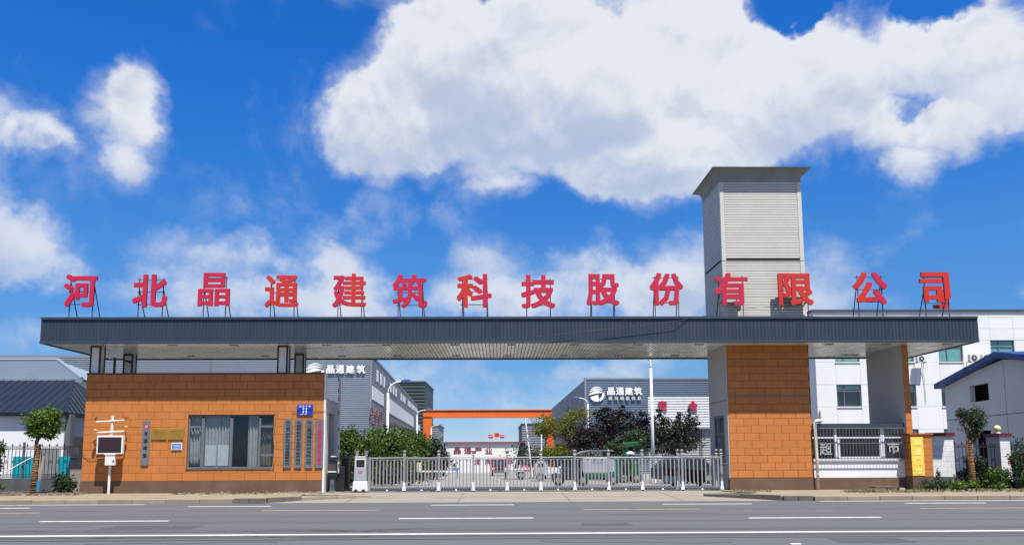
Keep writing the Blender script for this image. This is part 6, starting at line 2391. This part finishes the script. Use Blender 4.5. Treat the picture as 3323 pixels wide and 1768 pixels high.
# red truck facing the gate
YV = 80.0
zb = ground_z(YV) + .03
r = rect(1594, 1484, 1651, 1546, YV)
xc, hw, ht = (r[0] + r[1]) / 2, (r[1] - r[0]) / 2, r[3] - zb
tr_ = thing('red_truck', (xc, YV, zb), 'dark red truck parked head-on in the yard', 'truck')
m = MB().prism_x([(YV, zb + .45), (YV + .05, zb + ht * .5), (YV + .35, zb + ht - .04), (YV + 1.6, zb + ht), (YV + 1.7, zb + .45)], xc - hw, xc + hw)
m.build('cab', REDP, tr_, bevel=.06)
MB().prism_x([(YV - .0, zb + ht * .56), (YV + .235, zb + ht * .90), (YV + .26, zb + ht * .90), (YV + .05, zb + ht * .56)], xc - hw * .86, xc + hw * .86).build('windscreen', WIND, tr_)
MB().box(xc - hw * .95, xc + hw * .95, YV - .08, YV + .04, zb + .3, zb + .52).build('bumper', DGREY, tr_, bevel=.02)
MB().box(xc - hw * .5, xc + hw * .5, YV - .02, YV + .02, zb + .6, zb + .82).build('radiator_grille', BLACK, tr_)
for s_ in (-1, 1):
    MB().box(xc + s_ * hw * .74 - .12, xc + s_ * hw * .74 + .12, YV - .03, YV + .04, zb + .62, zb + .80).build('headlight', LAMPG, tr_, bevel=.02)
    MB().box(xc + s_ * (hw + .12) - .07, xc + s_ * (hw + .12) + .07, YV + .2, YV + .26, zb + ht * .55, zb + ht * .78).build('mirror', BLACK, tr_)
    wheel(tr_, xc + s_ * (hw - .14), YV + .55, zb + .36, .36, .22)
    wheel(tr_, xc + s_ * (hw - .14), YV + 3.6, zb + .36, .36, .22)
MB().box(xc - hw * .95, xc + hw * .95, YV + 1.8, YV + 4.8, zb + .7, zb + 1.35).build('cargo_bed', REDP, tr_)
MB().box(xc - .35, xc + .35, YV + .3, YV + 4.7, zb + .42, zb + .6).build('chassis', BLACK, tr_)

# flat white trailer
YV = 58.0
zb = ground_z(YV) + .03
r = rect(1652, 1531, 1702, 1544, YV)
fb_ = thing('flat_trailer', ((r[0] + r[1]) / 2, YV, zb), 'low white flat trailer parked behind the gate', 'trailer')
MB().box(r[0] - .4, r[1], YV, YV + 2.6, zb + .55, zb + .75).build('deck', M('tree_shaded_white_paint', (.42, .43, .44), .5, .1), fb_, bevel=.02)  # white paint greyed: the shade of the trees is put into its colour
for k in range(4):
    x = r[0] + (r[1] - r[0]) * k / 3
    MB().box(x - .03, x + .03, YV - .02, YV + .03, zb + .751, zb + 1.05).build('stake', ENAMEL, fb_)
wheel_y(fb_, r[1] - .25, YV + .15, zb + .33, .33, .2)
wheel_y(fb_, r[1] - .25, YV + 2.4, zb + .33, .33, .2)
MB().box(r[0] - .3, r[0] - .2, YV + .1, YV + .2, zb, zb + .549).build('prop_leg', DGREY, fb_)

# red board with white letters and a white van behind
YV = 66.0
zb = ground_z(YV) + .03
r = rect(1692, 1510, 1737, 1529, YV)
bd = thing('red_board', ((r[0] + r[1]) / 2, YV, zb), 'red advertising board with white letters standing in the yard', 'sign')
MB().box(r[0], r[1], YV, YV + .06, r[2], r[3]).build('panel', FLAGP, bd)
m = MB()
for k, ch in enumerate('GROUP'):
    w = (r[1] - r[0]) / 5.4
    glyph(m, ch, r[0] + .06 + k * w * 1.04, r[0] + .06 + k * w * 1.04 + w * .8, r[2] + .13, r[3] - .12, YV - .02, .015, .02, 9)
m.build('lettering', INKW, bd)
for x in (r[0] + .15, r[1] - .15):
    MB().box(x - .03, x + .03, YV + .062, YV + .12, zb, r[3]).build('leg', DGREY, bd)

YV = 52.0
zb = ground_z(YV) + .03
r = rect(1738, 1497, 1806, 1556, YV)
vn = thing('white_pickup', ((r[0] + r[1]) / 2, YV, zb), 'small white pickup parked side-on beside the tricycle', 'pickup')
x0, x1 = r[0], r[1] + .2
H_ = r[3] - zb
m = MB().prism_y([(x0, zb + .35), (x1, zb + .35), (x1, zb + .85), (x0 + .75, zb + .9), (x0 + .62, zb + H_), (x0 + .12, zb + H_), (x0 - .05, zb + .9)], YV, YV + 1.4)
m.build('body', M('tree_shaded_white_paint', (.42, .43, .44), .5, .1), vn, bevel=.04)  # same greyed white, with the tree shade painted in
MB().prism_y([(x0 + .1, zb + .92), (x0 + .6, zb + .92), (x0 + .5, zb + H_ - .08), (x0 + .16, zb + H_ - .08)], YV - .01, YV - .002).build('side_window', WIND, vn)
wheel_y(vn, x0 + .3, YV + .02, zb + .27, .27, .16)
wheel_y(vn, x1 - .3, YV + .02, zb + .27, .27, .16)
MB().box(x0 + .78, x1 - .02, YV - .012, YV - .002, zb + .5, zb + .8).build('side_panel', GREYW, vn)

# green and lilac cargo tricycle with a canopy
YV = 41.0
zb = ground_z(YV) + .03


def zt(x, y):
    return 1700 + x * .1605, 1380 + y * .1605


tri_ = thing('cargo_tricycle', (P(1930, 1500, YV).x, YV, zb), 'green cargo tricycle with pale lilac box and dark canopy behind the gate', 'tricycle')
m = MB(); r = zbox(m, 1190, 655, 1700, 960, zt, YV, .9); m.build('cargo_box', PALEP, tri_, bevel=.02)
m = MB(); zbox(m, 1170, 962, 1720, 1060, zt, YV - .02, .95); m.build('lower_body', GREENP, tri_, bevel=.02)
m = MB(); zbox(m, 1702, 655, 1905, 1040, zt, YV + .02, .85); m.build('cab_panel', GREENT, tri_, bevel=.05)
m = MB(); zbox(m, 1730, 680, 1840, 930, zt, YV + .012, .007); m.build('side_window', PALEP, tri_)
m = MB()
rr_ = rect(*zt(1065, 495), *zt(1830, 575), YV)
m.prism_y([(rr_[0], rr_[2]), (rr_[0] + .35, rr_[3] - .05), (rr_[0] + .7, rr_[3]), (rr_[1] - .1, rr_[3] + .01), (rr_[1], rr_[3] - .08), (rr_[1] - .1, rr_[3] - .05), (rr_[0] + .7, rr_[3] - .06), (rr_[0] + .38, rr_[3] - .12)][::-1], YV - .1, YV + 1.1)
m.build('canopy_roof', M('canopy_grey', (.20, .22, .24), .5, .1), tri_)
for x in (rr_[0] + .55, rr_[1] - .25):
    MB().tube([(x, YV + .05, r[2]), (x, YV + .05, rr_[3] - .07)], .018, 6).build('canopy_strut', DGREY, tri_)
    MB().tube([(x, YV + .9, r[2]), (x, YV + .9, rr_[3] - .07)], .018, 6).build('canopy_strut', DGREY, tri_)
m = MB()
for k in range(3):
    c = P(*zt(1430 + k * 75, 720), YV)
    m.box(c.x - .07, c.x + .06, YV - .012, YV - .004, c.z - .10, c.z + .08)
m.build('lettering', M('grey_blue_ink', (.22, .26, .36), .6, .1), tri_)
for px in (1885, 1990):
    wheel_y(tri_, P(px, 1560, YV).x, YV - .02, zb + .27, .27, .11)
    wheel_y(tri_, P(px, 1560, YV).x, YV + .92, zb + .27, .27, .11)
MB().box(P(1885, 1560, YV).x, P(2030, 1560, YV).x, YV + .1, YV + .8, zb + .30, zb + .40).build('chassis', GREENP, tri_)

# motorcycle parked behind the bars
YV = 40.0
zb = ground_z(YV) + .03
mc = thing('motorcycle', (P(1830, 1560, YV).x, YV, zb), 'black motorcycle parked side-on left of the cargo tricycle', 'motorcycle')
xa, xb = P(1812, 1560, YV).x, P(1858, 1560, YV).x
wheel_y(mc, xa, YV, zb + .29, .29, .1)
wheel_y(mc, xb + .5, YV, zb + .29, .29, .1)
m = MB().prism_y([(xa + .1, zb + .55), (xa + .35, zb + .30), (xb + .2, zb + .30), (xb + .55, zb + .62), (xb + .5, zb + .78), (xa + .75, zb + .72), (xa + .5, zb + .95), (xa + .3, zb + .9)], YV - .1, YV + .1)
m.build('body', BLACK, mc, bevel=.02)
MB().tube([(xa, YV - .07, zb + .29), (xa + .18, YV - .07, zb + 1.0)], .025, 6).build('fork', ALU, mc)
MB().tube([(xa + .2, YV - .32, zb + 1.05), (xa + .18, YV, zb + 1.0), (xa + .2, YV + .32, zb + 1.05)], .018, 6).build('handlebar', DGREY, mc)
MB().lathe((xa + .1, YV - .08, zb + .82), [(.03, 0), (.08, .05), (.08, .1), (.03, .14)], 10).build('headlight', LAMPG, mc)

# green loader arm
YV = 46.0
zb = ground_z(YV) + .03
ld = thing('green_loader', (P(2048, 1500, YV).x, YV, zb), 'green loading machine with raised chute under the trees', 'machine')
q = [P(*p_, YV) for p_ in ((2022, 1437), (2070, 1431), (2076, 1446), (2030, 1452))]
m = MB().prism_y([(v.x, v.z) for v in q], YV, YV + .8)
m.build('chute', GREENP, ld, bevel=.03)
q = [P(*p_, YV) for p_ in ((2024, 1452), (2034, 1452), (2036, 1500), (2026, 1500))]
MB().prism_y([(v.x, v.z) for v in q], YV + .1, YV + .7).build('mast', GREENP, ld)
r = rect(2015, 1500, 2075, 1545, YV)
MB().box(r[0], r[1], YV, YV + 1.0, zb + .35, r[3]).build('body', GREENP, ld, bevel=.04)
for px in (2025, 2065):
    wheel_y(ld, P(px, 1550, YV).x, YV - .02, zb + .3, .3, .15)
    wheel_y(ld, P(px, 1550, YV).x, YV + 1.0, zb + .3, .3, .15)
c = P(2045, 1465, YV - .3)
MB().lathe((c.x, c.y, c.z - .12), [(.24, 0), (.22, .06), (.12, .13), (.02, .15)], 12).build('beacon_cover', ENAMEL, ld)
MB().tube([(c.x, c.y, c.z - .12), (c.x, c.y, r[3] - .05), (c.x, YV + .1, r[3] - .08)], .03, 6).build('beacon_stem', DGREY, ld)

# dark car, partly covered by a maroon tarpaulin, near the tower


def car_body(x0, x1, Y, zb_, H, mat, t_):
    L_ = x1 - x0
    o_ = MB().prism_y([(x0, zb_ + .25), (x1, zb_ + .25), (x1, zb_ + H * .55), (x1 - L_ * .12, zb_ + H * .62), (x1 - L_ * .28, zb_ + H), (x0 + L_ * .22, zb_ + H), (x0 + L_ * .05, zb_ + H * .62), (x0, zb_ + H * .55)], Y, Y + 1.6).build('body', mat, t_, bevel=.07)
    MB().prism_y([(x0 + L_ * .10, zb_ + H * .63), (x1 - L_ * .17, zb_ + H * .63), (x1 - L_ * .29, zb_ + H * .94), (x0 + L_ * .24, zb_ + H * .94)], Y - .008, Y - .002).build('side_window', WIND, t_)
    return o_


YV = 43.0
zb = ground_z(YV) + .03
car = thing('dark_car', (P(2180, 1540, YV).x, YV, zb), 'dark parked car seen through the right end of the gate', 'car')
x0, x1 = P(2130, 1540, YV).x, P(2300, 1540, YV).x
car_body(x0, x1 + .6, YV, zb, 1.5, CARB, car)
for x in (x0 + .6, x1 + .0):
    wheel_y(car, x, YV + .02, zb + .31, .31, .2)
YV = 38.5
zb = ground_z(YV) + .03
tp_ = thing('covered_cart', (P(2225, 1545, YV).x, YV, zb), 'low cart under a maroon tarpaulin behind the right end of the gate', 'cart')
r = rect(2168, 1517, 2290, 1570, YV)
MB().box(r[0], r[0] + .95, YV, YV + .9, zb + .12, zb + .66).build('white_skirt', ENAMEL, tp_, bevel=.03)
m = MB()
n = 12
for i in range(n + 1):
    u = i / n
    x = r[0] - .05 + (r[1] - r[0]) * u
    zt_ = r[3] - .02 * math.sin(u * 9) - .10 * u
    zl = r[2] + (.40 if u < .5 else .08) + .04 * math.sin(u * 25)
    m.v += [(x, YV - .05 + .03 * math.sin(u * 21), zl), (x, YV, zt_), (x, YV + 1.0, zt_), (x, YV + 1.06, zl)]
for i in range(n):
    a = 4 * i
    m.f += [(a, a + 4, a + 5, a + 1), (a + 1, a + 5, a + 6, a + 2), (a + 2, a + 6, a + 7, a + 3)]
m.f += [(0, 1, 2, 3), (4 * n + 3, 4 * n + 2, 4 * n + 1, 4 * n)]
m.build('tarpaulin', MAROONC, tp_)
for x in (r[0] + .3, r[1] - .3):
    wheel_y(tp_, x, YV + .05, zb + .16, .16, .08)

# notice stand, yellow bollard, inner boom
YV = 62.0
zb = ground_z(YV) + .03
r = rect(1466, 1497, 1487, 1532, YV)
ns = thing('notice_stand', ((r[0] + r[1]) / 2, YV, zb), 'blue and white notice stand at the end of the hedge', 'sign')
MB().box(r[0], r[1], YV, YV + .05, r[2], r[3]).build('panel', ENAMEL, ns)
h_ = r[3] - r[2]
MB().box(r[0] + .02, r[1] - .02, YV - .01, YV - .002, r[2] + .02, r[2] + h_ * .42).build('blue_field', BLUE2, ns)
m = MB().lathe((0, 0, 0), [(.13, 0), (.13, .01)], 16)
m.v = [((r[0] + r[1]) / 2 + x, YV - .012 - z, r[2] + h_ * .7 + y) for x, y, z in m.v]
m.build('dark_mark', DGREY, ns)
for x in (r[0] + .05, r[1] - .05):
    MB().box(x - .02, x + .02, YV + .052, YV + .09, zb, r[3]).build('leg', DGREY, ns)
YV = 46.0
zb = ground_z(YV) + .03
r = rect(1352, 1500, 1361, 1560, YV)
ib = thing('inner_barrier', ((r[0] + r[1]) / 2, YV, zb), 'cream barrier post with long white boom inside the yard', 'barrier')
MB().box(r[0], r[1] + .08, YV, YV + .25, zb, r[3]).build('cabinet', M('cream_paint', (.62, .55, .36), .5, .1), ib)
a, b = P(1362, 1530, YV - .05), P(1482, 1528, YV - .05)
MB().box(a.x, b.x, YV - .09, YV - .03, b.z - .045, b.z + .045).build('boom', ENAMEL, ib)
